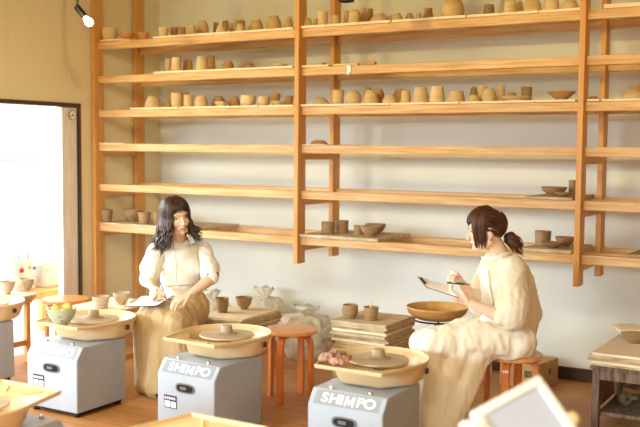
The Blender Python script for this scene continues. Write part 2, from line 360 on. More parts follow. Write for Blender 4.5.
# ------------------------------------------------------------------ pots on the rack
def P_(kind):   # outer/inner profiles, unit radius and unit height
    if kind == 'cup': o = [(0,0),(.66,0),(.74,.03),(.86,.3),(.95,.7),(1,1),(.9,1),(.84,.7),(.7,.2),(0,.14)]
    elif kind == 'mug': o = [(0,0),(.9,0),(.95,.04),(.93,.3),(.95,.7),(1,1),(.9,1),(.85,.6),(.8,.15),(0,.1)]
    elif kind == 'roundcup': o = [(0,0),(.6,0),(.62,.05),(.86,.2),(1,.5),(.97,.8),(.92,1),(.84,1),(.86,.75),(.85,.4),(.5,.14),(0,.12)]
    elif kind == 'bowl': o = [(0,0),(.42,0),(.42,.08),(.5,.12),(.78,.4),(.94,.75),(1,1),(.93,1),(.85,.75),(.65,.38),(.3,.18),(0,.16)]
    elif kind == 'dish': o = [(0,0),(.4,0),(.42,.14),(.6,.3),(.85,.7),(1,.95),(.98,1),(.9,.92),(.6,.5),(.3,.3),(0,.27)]
    elif kind == 'plate': o = [(0,0),(.6,0),(.62,.2),(.85,.5),(1,.9),(.98,1),(.84,.7),(.6,.42),(0,.36)]
    elif kind == 'dome': o = [(0,0),(.98,0),(1,.06),(.93,.35),(.78,.68),(.6,.88),(.55,.9),(.55,1),(.47,1),(.45,.94),(0,.93)]
    elif kind == 'flatdome': o = [(0,0),(.98,0),(1,.1),(.85,.42),(.6,.76),(.45,.86),(.42,1),(.35,1),(.33,.92),(0,.9)]
    elif kind == 'egg': o = [(0,0),(.86,0),(.97,.15),(1,.32),(.93,.6),(.75,.85),(.5,.98),(.46,1),(.4,.985),(0,.98)]
    elif kind == 'taper': o = [(0,0),(.97,0),(1,.04),(.92,.4),(.83,.8),(.8,.95),(.75,1),(.62,1),(.6,.97),(0,.965)]
    elif kind == 'waist': o = [(0,0),(.8,0),(.9,.08),(.96,.25),(.88,.5),(.98,.78),(.92,.95),(.78,1),(.7,1),(.68,.97),(0,.965)]
    elif kind == 'bulge': o = [(0,0),(.95,0),(1,.1),(.9,.55),(.76,.74),(.8,.86),(.72,.98),(.6,1),(.55,.97),(0,.965)]
    elif kind == 'invbowl': o = [(0,0),(.97,0),(1,.1),(.94,.5),(.76,.82),(.62,.86),(.6,1),(.52,1),(.5,.93),(0,.92)]
    elif kind == 'roundinv': o = [(0,0),(.95,0),(1,.12),(.97,.45),(.86,.75),(.66,.93),(.52,.97),(.5,1),(.42,1),(.4,.97),(0,.965)]
    elif kind == 'neck': o = [(0,0),(.9,0),(1,.12),(.95,.35),(.7,.6),(.45,.72),(.42,.95),(.48,1),(.38,1),(.33,.8),(0,.75)]
    elif kind == 'flare': o = [(0,0),(.95,0),(1,.05),(.78,.3),(.62,.65),(.68,.93),(.66,1),(.55,1),(.53,.94),(0,.93)]
    elif kind == 'vase': o = [(0,0),(.85,0),(.97,.1),(1,.25),(.9,.42),(.66,.56),(.5,.64),(.44,.75),(.46,.92),(.54,1),(.46,1),(.38,.8),(0,.75)]
    elif kind == 'cyl': o = [(0,0),(.94,0),(1,.03),(.97,.5),(1,1),(.88,1),(.85,.5),(.8,.1),(0,.08)]
    return o
NM = dict(cup='clay_cup',mug='clay_cup',roundcup='clay_bowl',bowl='clay_bowl',dish='clay_dish',plate='clay_plate',dome='clay_bowl',flatdome='clay_dish',egg='clay_jar',taper='clay_cup',waist='clay_jar',bulge='clay_jar',invbowl='clay_bowl',roundinv='clay_bowl',neck='clay_bottle',flare='clay_cup',vase='clay_vase',cyl='clay_cup')
DS = dict(cup='cup',mug='straight cup',roundcup='rounded bowl',bowl='bowl',dish='shallow dish',plate='low plate',dome='upturned bowl',flatdome='upturned shallow dish',egg='egg-shaped jar',taper='upturned cup',waist='waisted jar',bulge='bulging jar',invbowl='upturned low bowl',roundinv='upturned round bowl',neck='necked bottle',flare='upturned flared cup',vase='big shouldered vase',cyl='tall cylinder cup')
CN = dict(clay_pale='pale',clay_cream='cream',clay_tan='tan',clay_orange='orange',clay_dark='brown',clay_grey='grey')
def pot(kind, m, loc, r, h, label, group, cat=None, n=28):
    pr = [(a*r, b*h) for a, b in P_(kind)]
    o = MB().lathe(pr, n).build(NM[kind], m, None, smooth=35, loc=loc); o.rotation_euler.z = random.uniform(0,6)
    return tag(o, label, cat or NM[kind].split('_')[1], group)
ROW = dict(f=-.725, m=-.59, b=-.45)
def pots(k, bay, lst, t=.0145):
    lst = sorted(lst, key=lambda e: e[0]+e[1]); n = len(lst)
    for i, (xl, xr, yt, kind, c, row) in enumerate(lst):
        Y = ROW[row] if isinstance(row, str) else row
        z0 = S[k]+t; lo, hi = -.5, 6
        for _ in range(40):
            mid = (lo+hi)/2; P = Vector((mid,Y,z0))-EYE; x = 320+FPX*P.dot(RT)/P.dot(FW)
            lo, hi = (mid,hi) if x < (xl+xr)/2 else (lo,mid)
        d = depth((lo,Y,z0)); r = (xr-xl)*d/FPX/2; zt = atY((xl+xr)/2, yt, Y).z
        h = max(zt - z0, .022)
        c = 'clay_'+c; lab = '%s unfired %s, %s pot from the left on the %s shelf, %s bay' % (CN[c], DS[kind], ORD[i], SHN[k], BAYN[bay])
        if n == 1: lab = '%s unfired %s, only pot on the %s shelf of the %s bay' % (CN[c], DS[kind], SHN[k], BAYN[bay])
        pot(kind, c, (lo, Y, z0+.0008), r, h, lab, 'unfired pots on the %s shelf, %s bay' % (SHN[k], BAYN[bay]))
pots(0,0,[(101.9,118,27.7,'roundcup','cream','f'),(118.8,134.4,33.5,'bowl','orange','f'),(134.4,150,33,'bowl','orange','m'),(158.2,168.8,28,'cup','cream','f'),(169.7,178.4,27.2,'cup','tan','m'),(178.7,186,27.2,'cup','tan','m'),(187,196.7,25.6,'invbowl','pale','f'),(196.9,208.9,20.8,'egg','pale','m'),(212.9,219.2,22.7,'taper','tan','b'),(221.8,229.2,20.8,'taper','dark','b'),(215.8,226.4,25,'dome','cream','f'),(227.8,235,23.4,'roundinv','pale','m'),(235.2,245.3,20.8,'cup','tan','b'),(235.7,245,24.2,'roundinv','cream','f'),(248.4,264.3,20,'dome','pale','m'),(265.6,282.5,16.2,'dome','pale','m'),(284,293.5,17,'dome','pale','m')])
pots(1,0,[(164.5,172.3,58.9,'taper','pale','m'),(171,182,57.7,'taper','cream','f'),(182.8,193,59.8,'roundinv','tan','m'),(195.7,208.6,56.6,'taper','cream','f'),(207,215.6,55.9,'taper','tan','b'),(222,234,61,'invbowl','tan','m'),(241,257,63.2,'flatdome','tan','m'),(273,288,64,'plate','cream','f')])
pots(2,0,[(144.5,161.2,96.6,'dome','pale','f'),(162.3,171.5,98,'neck','pale','m'),(170.9,183,92.7,'waist','pale','f'),(181,189.7,91.7,'taper','tan','b'),(183.2,193.7,95,'taper','pale','f'),(194.2,208.6,96,'dome','pale','f'),(211.5,226,96.9,'invbowl','dark','m'),(228,240.4,96.9,'dome','tan','m'),(214.5,229,101.8,'plate','cream','f'),(240.4,256,95.8,'roundcup','cream','f'),(257.7,270.5,96.9,'roundcup','pale','f'),(270,280.7,93.5,'bowl','tan','b'),(271,286,101.2,'plate','pale','f'),(284,293.5,96,'cup','tan','b')])
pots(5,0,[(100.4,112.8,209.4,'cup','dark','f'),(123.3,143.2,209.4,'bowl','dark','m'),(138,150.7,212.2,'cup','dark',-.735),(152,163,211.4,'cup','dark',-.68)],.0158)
pots(0,1,[(302,312.3,18,'invbowl','cream','f'),(313,318,19,'taper','pale','m'),(317,328,12,'cup','cream','f'),(330.2,341,15.7,'invbowl','pale','f'),(343.5,349.3,10.8,'taper','pale','m'),(348,360.4,9.8,'roundinv','cream','f'),(358,367.4,8.7,'roundinv','pale','m'),(366.5,373.8,9,'taper','tan','b'),(369.5,390,13.8,'flatdome','cream','f'),(391,403.5,13.5,'flatdome','pale','f'),(404,415,13.6,'flatdome','pale','m'),(416,421.5,13,'taper','pale','m'),(422,434.4,8.5,'flare','tan','f'),(441.4,464.4,-13,'vase','pale','f'),(483,495,5,'taper','dark','m'),(503.4,517,-1,'roundinv','cream','f'),(516,523,1,'roundinv','pale','m'),(523,542,-2,'dome','pale','f'),(543.2,559,-3,'roundinv','cream','f'),(560,579,.4,'dome','cream','f')],.0175)
pots(2,1,[(312,330,97.8,'flatdome','pale','f'),(332,344,90,'waist','pale','f'),(344.4,361.4,90.8,'egg','pale','f'),(362.8,379,90.8,'dome','pale','f'),(363,373,87.4,'invbowl','tan','b'),(372,384.5,88.6,'roundinv','tan','m'),(382,398,94.8,'dome','pale','f'),(392,407,89.6,'invbowl','tan','b'),(400.3,411,90.7,'taper','pale','f'),(412.4,428.6,87.4,'bulge','pale','f'),(429.4,444.9,86.7,'taper','cream','f'),(447.5,465.2,91,'bulge','pale','f'),(467,480.6,95,'dome','pale','f'),(469.5,477.7,86.8,'roundinv','dark','b'),(476.7,488,85.9,'taper','pale','m'),(482,496.3,88.8,'egg','pale','f'),(496.3,505.4,85.9,'taper','pale','b'),(506,517,92.7,'invbowl','tan','m'),(501,531.5,96.5,'plate','cream','f'),(520.7,531.8,87.4,'mug','dark','b'),(547,575.5,91.7,'dish','tan','f')])
pots(2,2,[(588,599,96.4,'invbowl','dark','m'),(620,645,90.7,'dome','pale','f'),(631,643,87.2,'mug','tan','b')])
pots(3,1,[(310,328,140.2,'dome','tan',-.68)],.0075)
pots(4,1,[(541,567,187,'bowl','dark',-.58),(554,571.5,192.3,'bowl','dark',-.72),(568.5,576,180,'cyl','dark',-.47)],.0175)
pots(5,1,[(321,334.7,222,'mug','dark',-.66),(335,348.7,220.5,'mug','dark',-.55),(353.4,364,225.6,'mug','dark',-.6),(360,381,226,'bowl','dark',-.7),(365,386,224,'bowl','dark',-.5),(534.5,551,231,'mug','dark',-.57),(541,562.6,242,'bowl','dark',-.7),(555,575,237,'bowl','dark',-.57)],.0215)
# odds and ends on the second shelf, middle bay
z = S[1]+.0138
q = atY(315,62.5,-.66); MB().box((-.10,-.02,0),(.10,.02,.008)).build('o','board',None,bevel=.001); o = bpy.context.scene.objects['o']; o.name = 'wood_strip'; o.location = (q.x,-.64,z); o.rotation_euler = (0,0,R(6))
tag(o,'thin wooden strip lying beside the red-ended stick, second shelf of middle bay','strip')
o = thing('red_ended_stick','short stick with a red wrapped end on the second shelf','stick',(atY(326,63,-.73).x,-.73,z+.009),R(3))
MB().tube([(-.12,0,0),(-.03,0,0)],.006,8).build('shaft','clay_cream',o); MB().tube([(-.03,0,0),(.0,0,0)],.0085,8).build('red_end','red_paint',o,smooth=40)
q = atY(343,61,YW); o = MB().box((-.085,0,0),(.10,.52,.016)).build('plaster_slab','clay_cream',None,bevel=.004,loc=(q.x,YBM+.003,S[1]+.001)); tag(o,'pale plaster slab on the second shelf right of the red-ended stick','slab')
q = atY(369,63,-.66); o = MB().box((-.045,-.015,0),(.07,.015,.02)).build('wood_offcut','clay_tan',None,bevel=.003,loc=(q.x+.035,YBM+.024,S[1]+.001)); tag(o,'brown wood offcut lying on the second shelf of the middle bay','offcut')
q = atY(349,66,YBM); q.x += .0; g = MB()
rag = [];
for i in range(9):
    t = i/8; w0 = .016*(1-.55*t**3); cx_ = q.x+.006*math.sin(t*4); yy = YBM-.004-.004*math.sin(t*5)**2; zz = S[1]+.0005-.062*t
    rag.append([(cx_-w0, yy, zz), (cx_+w0, yy-.003*math.sin(t*9), zz+.004), (cx_+w0, yy+.0015, zz+.004), (cx_-w0, yy+.0015, zz)])
o = g.loft(rag).build('hanging_rag','paper',None,smooth=True); tag(o,'small white rag hanging over the second shelf beam','rag')
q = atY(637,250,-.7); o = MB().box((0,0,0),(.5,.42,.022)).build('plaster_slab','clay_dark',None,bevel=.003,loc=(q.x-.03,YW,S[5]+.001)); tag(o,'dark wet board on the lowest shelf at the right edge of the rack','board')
o = MB().lathe([(0,0),(.16,0),(.165,.004),(.16,.01),(0,.01)],32).build('round_bat','board',None,smooth=30); o.location = (XL+PW+.17,-.74,S[0]+.001); o.scale = (1,.7,1)
tag(o,'thin round bat under the leftmost cream bowl on the top shelf','bat')
# ------------------------------------------------------------------ potter's wheels
def pan_outline(r, cy, y0, a, n=28):
    # U shape: straight front edge with two sharp corners, tangent lines running into a round back
    def tang(px, py, side):
        d = math.hypot(px, py-cy); b = math.acos(min(1, r/d)); base = math.atan2(py-cy, px); return base + side*b
    t0 = tang(a, y0, 1); t1 = tang(-a, y0, -1)
    while t1 < t0: t1 += 2*math.pi
    pts = [(-a, y0), (a, y0)]
    for i in range(n+1):
        t = t0 + (t1-t0)*i/n; pts.append((r*math.cos(t), cy + r*math.sin(t)))
    return pts
def inset(pts, d):
    n = len(pts); out = []
    for i in range(n):
        p0 = Vector(pts[i-1]); p = Vector(pts[i]); p1 = Vector(pts[(i+1)%n])
        e0 = (p-p0).normalized(); e1 = (p1-p).normalized(); n0 = Vector((-e0.y,e0.x)); n1 = Vector((-e1.y,e1.x)); b = (n0+n1); b = b/ (1+n0.dot(n1))
        out.append(tuple(p + b*d))
    return out
PCY, PR, PY0, PA = .10, .254, -.222, .180; ZR = .522
def make_wheel():
    t = thing('potters_wheel','x x x x','pottery wheel')
    W, Y0, Y1, Z0, ZS, ZT, SL = .2, -.245, .16, .03, .335, .405, .05
    side = [(Y0,Z0),(Y1,Z0),(Y1,ZT),(Y0+SL,ZT),(Y0,ZS)]
    b = MB(); n = len(side); vs = [(-W,y,z) for y,z in side]+[(W,y,z) for y,z in side]
    b.add(vs, [tuple(range(n)),tuple(reversed(range(n,2*n)))]+[(i,n+i,n+(i+1)%n,(i+1)%n) for i in range(n)])
    h = b.build('housing','housing',t,bevel=.006)
    # slanted name plate and its lettering
    sl = math.atan2(ZT-ZS, SL); L = math.hypot(ZT-ZS, SL)
    F = Matrix.Translation((0,Y0+SL/2,(ZS+ZT)/2)) @ Matrix.Rotation(sl,4,'X')
    p = MB().box((-.172,-L*.42,.0),(.172,L*.42,.0016),F).build('name_plate','housing_plate',t)
    tx = MB()
    for ch, cx_ in (('S',-.118),('H',-.066),('I',-.028),('P',.071),('O',.121)):
        g_ = text_mb(ch,.064,.0004,.0016,1.22 if ch != 'I' else 1.5); tx.add([(x+cx_,y,z) for x,y,z in g_.v], g_.f)
    tx.prism([(-.025,-.0235),(-.025,.0235),(-.012,.0235),(0,-.004),(.012,.0235),(.025,.0235),(.025,-.0235),(.0145,-.0235),(.0145,.006),(.0045,-.017),(-.0045,-.017),(-.0145,.006),(-.0145,-.0235)],-.0004,.0004,Matrix.Translation((.016,-.001,0)))
    xform(tx, F @ Matrix.Translation((0,-.002,.0024))); tx.build('lettering','white_print',p)
    # speed slot, sticker, feet, screws
    fr = MB(); ov = lambda a,c,N=24: [(a*math.copysign(abs(math.cos(2*math.pi*i/N))**.6,math.cos(2*math.pi*i/N)), c*math.copysign(abs(math.sin(2*math.pi*i/N))**.7,math.sin(2*math.pi*i/N))) for i in range(N)]
    F2 = Matrix.Translation((.0,Y0,.272)) @ Matrix.Rotation(R(90),4,'X')
    sw = MB().prism(ov(.068,.027),-.001,.004,F2).build('switch_surround','grey_plastic',t,bevel=.0015)
    MB().prism(ov(.056,.019),.003,.0052,F2).build('switch_recess','black_plastic',sw)
    MB().box((-.03,-.008,.005),(.012,.008,.009),F2).build('rocker','grey_plastic',sw,bevel=.001)
    F3 = Matrix.Translation((-.105,Y0-.0006,.185)) @ Matrix.Rotation(R(90),4,'X')
    st = MB().box((-.045,-.035,-.0005),(.045,.035,.0008),F3).build('sticker','navy_print',t)
    wp = MB().box((-.04,-.03,.0008),(-.004,.004,.0014),F3).box((.002,-.03,.0008),(.04,.002,.0014),F3)
    for k in range(5): wp.box((-.04+k*.016,.012,.0008),(-.03+k*.016,.026,.0014),F3)
    wp.build('sticker_print','white_print',st)
    for x in (-.165,.165):
        for y in (Y0+.035,Y1-.035):
            MB().lathe([(0,0),(.017,0),(.02,.006),(.02,.031),(0,.031)],14,Matrix.Translation((x,y,0))).build('foot','black_plastic',t,smooth=40)
    MB().box((-W+.02,Y0+.02,.016),(W-.02,Y1-.02,.0305)).build('base_plate','black_plastic',t)
    for x in (-.11,.1): MB().lathe([(0,ZT),(.011,ZT),(.011,ZT+.006),(.006,ZT+.012),(0,ZT+.012)],12,Matrix.Translation((x,Y0+SL+.022,0))).build('screw','chrome',t,smooth=40)
    # splash pan: round tub with a flat pointed tray in front
    out = pan_outline(PR,PCY,PY0,PA); k = len(out); b = MB()
    ctr = Vector((0,PCY))
    def rr(pts,z): return [(x,y,z) for x,y in pts]
    rt = .222; tub = lambda r, z: [(ctr.x+(Vector(q)-ctr).normalized().x*r, ctr.y+(Vector(q)-ctr).normalized().y*r, z) for q in out]
    def low(z, r):   # outer tub wall: follows the outline at the back, the round tub in front
        o = []
        for q in out:
            d = (Vector(q)-ctr); l = min(d.length-.006, r); o.append((ctr.x+d.x/d.length*l, ctr.y+d.y/d.length*l, z))
        return o
    i1 = inset(out,.009); 
    rings = [low(ZT+.004,.20), low(ZT+.02,.222), low(ZR-.03,.244), low(ZR-.02,.25), rr(inset(out,.004),ZR-.018), rr(out,ZR-.006), rr(inset(out,.002),ZR), rr(inset(out,.007),ZR), rr(inset(out,.011),ZR-.012)]
    inn = []
    def tray(r):
        o=[]
        for q in i1:
            d = (Vector(q)-ctr); l = min(d.length-.004, r); o.append(l*d/d.length+ctr)
        return o
    rings += [[(q.x,q.y,ZR-.018) for q in tray(.232)], [(q.x,q.y,ZR-.03) for q in tray(.222)], [(q.x,q.y,ZT+.02) for q in tray(.2)], [(q.x,q.y,ZT+.012) for q in tray(.18)]]
    b.loft(rings); pn = b.build('splash_pan','pan_plastic',t,smooth=50)
    for s in (-1,1):   # ribs of the tray
        MB().tube([(s*.05,PCY-.225,ZR-.016),(s*.10,PY0+.035,ZR-.013)],.005,8,cap=True).build('tray_rib','pan_plastic',pn,smooth=True)
    MB().box((PR-.004,PCY+.0,ZR-.058),(PR+.006,PCY+.028,ZR-.03)).build('latch','dark_timber',pn,bevel=.002)
    MB().tube([(0,PCY,ZT+.01),(0,PCY,ZR-.022)],.03,16).build('shaft','slip_metal',t)
    hd = MB().lathe([(0,ZR-.024),(.145,ZR-.024),(.152,ZR-.019),(.15,ZR-.012),(.12,ZR-.010),(.0,ZR-.009)],48,Matrix.Translation((0,PCY,0))).build('wheel_head','slip_metal',t,smooth=40)
    MB().lathe([(0,ZR-.009),(.062,ZR-.009),(.055,ZR-.005),(.034,ZR-.001),(.031,ZR+.033),(.028,ZR+.037),(0,ZR+.038)],28,Matrix.Translation((0,PCY,0)),wob=.02).build('clay_hub','wet_clay',hd,smooth=40)
    return t
wh = make_wheel()
wheels = []
for i, (x, y, rz, lab) in enumerate([(1.258,-2.212,0,'grey potter\'s wheel with cream splash pan, celadon bowl standing on its tray'),
        (2.215,-2.17,-3,'grey potter\'s wheel between the two women, nothing on its empty tray'),
        (3.222,-2.27,0,'grey potter\'s wheel nearest the right woman, pink cloth on its tray'),
        (.268,-2.19,2,'grey potter\'s wheel cut by the left edge of the photo'),
        (2.212,-3.70,180,'cream pan of a wheel in the bottom left corner, pointed tray tip'),
        (3.243,-3.672,180,'cream wheel pan just entering the bottom edge in front of middle wheel'),
        (4.32,-3.62,180,'wheel under the white framed panel, mostly below the bottom edge')]):
    if i == 0: wh.location = (x,y,0); wh.rotation_euler.z = R(rz); wh['label'] = lab; wh['group'] = "potter's wheels"; LABELS[-1] = lab; o = wh
    else: o = dup(wh,(x,y,0),R(rz),lab,"potter's wheels")
    assert 4 <= len(lab.split()) <= 16
    wheels.append(o)
# things on the wheels
TZ = ZR-.0108
q = Vector((1.268,-2.383,0)); t = thing('celadon_bowl','speckled pale green bowl holding sponges on the left wheel\'s tray','bowl',(q.x,q.y,TZ+.0012)); CB = q.copy()
pr = [(a*.086,b*.098) for a,b in P_('bowl')]; MB().lathe(pr,36).build('bowl_body','celadon',t,smooth=35)
sp = MB(); rs = random.Random(3)
for k in range(26):
    a = rs.uniform(0,6.28); z = rs.uniform(.3,.92); i0 = [p for p in pr[4:7]]; rr_ = .086*(.56+.44*z**.8); sp.ell((rr_*math.cos(a),rr_*math.sin(a),z*.098),(.0035,.0035,.004),None,8,6)
sp.build('glaze_specks','dark_timber',t)
def lump(m, name, loc, r, lab, cat, group=None, amp=.25, fr=30, seed=0, flat=.7, vox=.005):
    b = MB().ell((0,0,0),(r[0],r[1],r[2]),None,24,16); me = b.mesh(name)
    for v in me.vertices:
        n = noise.noise(Vector(v.co)*fr + Vector((seed,seed,seed))); v.co = v.co*(1+amp*n)
    zmin = min(v.co.z for v in me.vertices)
    for v in me.vertices: v.co.z -= zmin
    o = link(name, me, m, None, True, loc=loc); return tag(o, lab, cat, group)
for i, (dx, dy, r, s, lab) in enumerate([(-.03,-.012,(.036,.03,.028),3,'yellow sponge at the left of the celadon bowl'),(.016,.026,(.034,.026,.03),8,'yellow sponge behind another in the celadon bowl'),(.036,-.018,(.024,.022,.02),12,'small yellow sponge at the right of the celadon bowl')]):
    lump('sponge','sponge',(CB.x+dx,CB.y+dy,TZ+.062),r,lab,'sponge','sponges in the celadon bowl',.3,40,s)
# pink cloth on the right wheel
b = MB()
for k in range(16):
    a = random.uniform(0,6.28); rr_ = random.uniform(0,.06); pts = []
    x, y = rr_*math.cos(a)*1.3, rr_*math.sin(a)*.8; h = .012+.05*max(0,1-rr_/.06)*random.uniform(.6,1)
    for j in range(6): pts.append((x+.025*math.sin(j*1.3+k), y+.02*math.cos(j*1.1+k*2), h*(.5+.5*math.sin(j*.9+k))+.006))
    b.tube(pts,random.uniform(.009,.014),8,cap=True)
b.ell((0,0,.012),(.07,.045,.018)); me = remesh(b,.004,3,'crumpled_cloth'); folds(me,.004,(60,60,60),3); zmin = min(v.co.z for v in me.vertices)
for v in me.vertices: v.co.z -= zmin
q = atZ(335,363,TZ); o = link('crumpled_cloth',me,'cloth_pink',None,True,loc=(3.222-.108,-2.27-.145,TZ+.008)); tag(o,'crumpled pinkish brown cloth on the tray of the right wheel','cloth')
# ------------------------------------------------------------------ stools
def make_stool(name, m, ms, r=.165, h=.44):
    t = thing(name,'x x x x','stool')
    MB().lathe([(0,h-.026),(r-.006,h-.026),(r,h-.02),(r,h-.006),(r-.005,h),(0,h)],48).build('seat',ms,t,smooth=40)
    for k in range(4):
        a = R(45+90*k); d = Vector((math.cos(a),math.sin(a),0)); rad = r-.028; pts = []
        pts.append(Vector((0,0,h-.038))+d*(rad-.085))
        for j in range(7):
            f = R(90*j/6); pts.append(d*(rad-.05+.05*math.sin(f))+Vector((0,0,h-.038-.05+.05*math.cos(f))))
        pts.append(d*(rad+.004)+Vector((0,0,0)))
        b = MB(); s = d.cross(Vector((0,0,1)))
        rings = []
        for i, p in enumerate(pts):
            tg = (pts[min(i+1,len(pts)-1)]-pts[max(i-1,0)]).normalized()
            if i == len(pts)-1: tg = Vector((0,0,-1))
            nn = tg.cross(s).normalized(); W, T = .021, .0115
            rings.append([p+s*W+nn*T, p-s*W+nn*T, p-s*W-nn*T, p+s*W-nn*T])
        b.loft(rings).build('leg',m,t,bevel=.003)
    return t
s1 = make_stool('bentwood_stool','stool_leg','stool_seat_sheen'); s1.location = (2.24,-1.43,0); s1.rotation_euler.z = R(-40); s1['label'] = 'orange bentwood stool with nobody on it, between middle wheel and board stack'; s1['group'] = 'bentwood stools'
s2 = dup(s1,(3.63,-1.36,0),R(-40),'orange bentwood stool the right woman is sitting on','bentwood stools')
s3 = make_stool('bentwood_stool','stool_light','stool_light',.17,.45); s3.location = (.295,-1.40,0); s3.rotation_euler.z = R(25); s3['label'] = 'light round stool behind the left wheels, near the doorway'; s3['group'] = 'bentwood stools'
s4 = dup(s1,(1.29,-1.41,0),R(7),'bentwood stool the left woman is sitting on, mostly hidden by her apron','bentwood stools')
s4b = None
# ------------------------------------------------------------------ stacks of ware boards
def stack(n, cx, cy, z0, w, d, t, rz, name, lab, group, mats, jit=.012):
    z = z0
    for i in range(n):
        tt = t*random.uniform(.8,1.15)
        m = mats[i % len(mats)]
        b = MB().box((-w/2,-d/2,0),(w/2,d/2,tt-.0008))
        o = b.build(name,m,None,bevel=.0015,loc=(cx+random.uniform(-jit,jit),cy+random.uniform(-jit,jit),z)); o.rotation_euler.z = R(rz+random.uniform(-2,2)); z += tt
        l = lab % ('topmost' if i == n-1 else 'lowest' if i == 0 else ORD[n-1-i]+' from the top')
        tag(o,l,'board',group)
    return z
MIX = ['board_grey','board','board_worn','board_grey']
MS = (1.57,-1.01)
zt = stack(6,MS[0]+.0,MS[1],.327,.34,.50,.0155,2,'ware_board','ware board of the stack beside the left woman, %s','boards beside the left woman',MIX)
def trestle(x, y, w, d, h, name, lab, m='brown_wood'):
    t = thing(name,lab,'stand',(x,y,0))
    MB().box((-w/2,-d/2,h-.025),(w/2,d/2,h-.001)).build('top',m,t,bevel=.003)
    for sx in (-1,1):
        for sy in (-1,1): MB().box((sx*(w/2-.03)-.018,sy*(d/2-.03)-.018,0),(sx*(w/2-.03)+.018,sy*(d/2-.03)+.018,h-.0255)).build('leg',m,t,bevel=.002)
    for sx in (-1,1): MB().box((sx*(w/2-.03)-.01,-d/2+.049,.12),(sx*(w/2-.03)+.01,d/2-.049,.16)).build('rail',m,t,bevel=.002)
    return t
trestle(MS[0],MS[1],.31,.44,.3265,'board_stand','low wooden stand under the boards beside the left woman')
def cup_on(x, y, z, r, h, kind, m, lab, group=None): return pot(kind,m,(x,y,z+.001),r,h,lab,group)
a1 = atZ(222,312,zt); a2 = atZ(244,309,zt)
cup_on(a1.x,a1.y,zt,.047,.098,'cup','clay_dark','brown clay cup on the boards beside the left woman, left one','cups on board stacks')
cup_on(a2.x,a2.y,zt,.060,.084,'bowl','clay_dark','brown clay bowl on the boards beside the left woman, right one','cups on board stacks')
TS = (2.67,-1.14)
zt2 = stack(26,TS[0],TS[1],.1,.37,.40,.0163,0,'ware_board','ware board of the tall stack behind the right wheel, %s','boards of the tall stack',MIX,.016) if False else None
ORD += ['twenty-fifth','twenty-sixth','twenty-seventh']
zt2 = stack(25,TS[0],TS[1],.105,.37,.40,.0163,0,'ware_board','ware board of the tall stack behind the right wheel, %s','boards of the tall stack',MIX,.016)
trestle(TS[0],TS[1],.34,.36,.105,'board_stand','low stand under the tall stack of boards behind the right wheel') if False else None
o = MB().box((-.17,-.18,0),(.17,.18,.104)).build('clay_crate','brown_wood',None,bevel=.004,loc=(TS[0],TS[1],.0005)); tag(o,'wooden block under the tall stack of boards behind the right wheel','crate')
a1 = atZ(350,318,zt2); a2 = atZ(371,320,zt2)
cup_on(a1.x,a1.y,zt2,.05,.083,'roundcup','clay_dark','rounded brown cup on the tall board stack, left one of two','cups on board stacks')
t = pot('cup','clay_dark',(a2.x,a2.y,zt2+.001),.047,.08,'brown cup with a stick in it on the tall board stack','cups on board stacks')
o = MB().tube([(0,0,0),(.012,.0,.09)],.005,8,cap=True).build('stick','board',None,smooth=True,loc=(a2.x-.012,a2.y,zt2+.02)); tag(o,'short pale stick standing in the cup on the tall board stack','stick')
# boards and cups left of the left woman
LS = (.88,-1.56); zb = .46
z3 = stack(2,LS[0],LS[1],zb,.38,.50,.015,3,'ware_board','ware board with two cups behind the left wheel, %s','boards behind the left wheel',['board_grey','board'])
trestle(LS[0],LS[1],.34,.44,zb,'board_stand','wooden stand under the two cups behind the left wheel')
a1 = atZ(101,308,z3); a2 = atZ(121.5,304.5,z3)
cup_on(a1.x,a1.y,z3,.056,.078,'cup','clay_grey','grey clay cup behind the left wheel, left one of two','cups behind the left wheel')
cup_on(a2.x,a2.y,z3,.058,.08,'bowl','clay_grey','grey clay bowl behind the left wheel, beside the left woman','cups behind the left wheel')
# bench with boards and two bowls by the door
LB = (-.03,-1.68); z4 = stack(3,LB[0],LB[1],.45,.36,.28,.015,6,'ware_board','ware board carrying two bowls near the doorway, %s','boards near the doorway',['board_worn','board_grey','board'])
trestle(LB[0],LB[1],.32,.25,.45,'board_stand','narrow wooden stand under the two bowls near the doorway')
a1 = atZ(7,294,z4); a2 = atZ(26.5,291,z4)
cup_on(a1.x,a1.y,z4,.058,.092,'bowl','clay_grey','clay bowl cut by the left edge, near the doorway','bowls near the doorway')
cup_on(a2.x,a2.y,z4,.056,.09,'bowl','clay_grey','clay bowl near the doorway, beside the white bag','bowls near the doorway')
# ------------------------------------------------------------------ wooden bowl on its stand
bq = (2.895,-.70)
t = thing('bowl_stand','black iron stand under the big wooden bowl','stand',(bq[0],bq[1],0))
MB().tube([(.15*math.cos(i*math.pi/12),.15*math.sin(i*math.pi/12),.448) for i in range(25)],.006,8).build('ring','black_metal',t,smooth=True)
for k in range(4):
    a = R(20+90*k); MB().tube([(.15*math.cos(a),.15*math.sin(a),.448),(.165*math.cos(a),.165*math.sin(a),.42),(.17*math.cos(a),.17*math.sin(a),.0)],.0065,8).build('leg','black_metal',t,smooth=True)
pr = [(0,0),(.12,0),(.15,.012),(.185,.04),(.2,.075),(.197,.082),(.188,.076),(.172,.045),(.14,.022),(0,.018)]
o = MB().lathe(pr,56).build('wooden_bowl','brown_wood',None,smooth=35,loc=(bq[0],bq[1],.4545)); tag(o,'big shallow brown wooden bowl on the black iron stand','bowl')
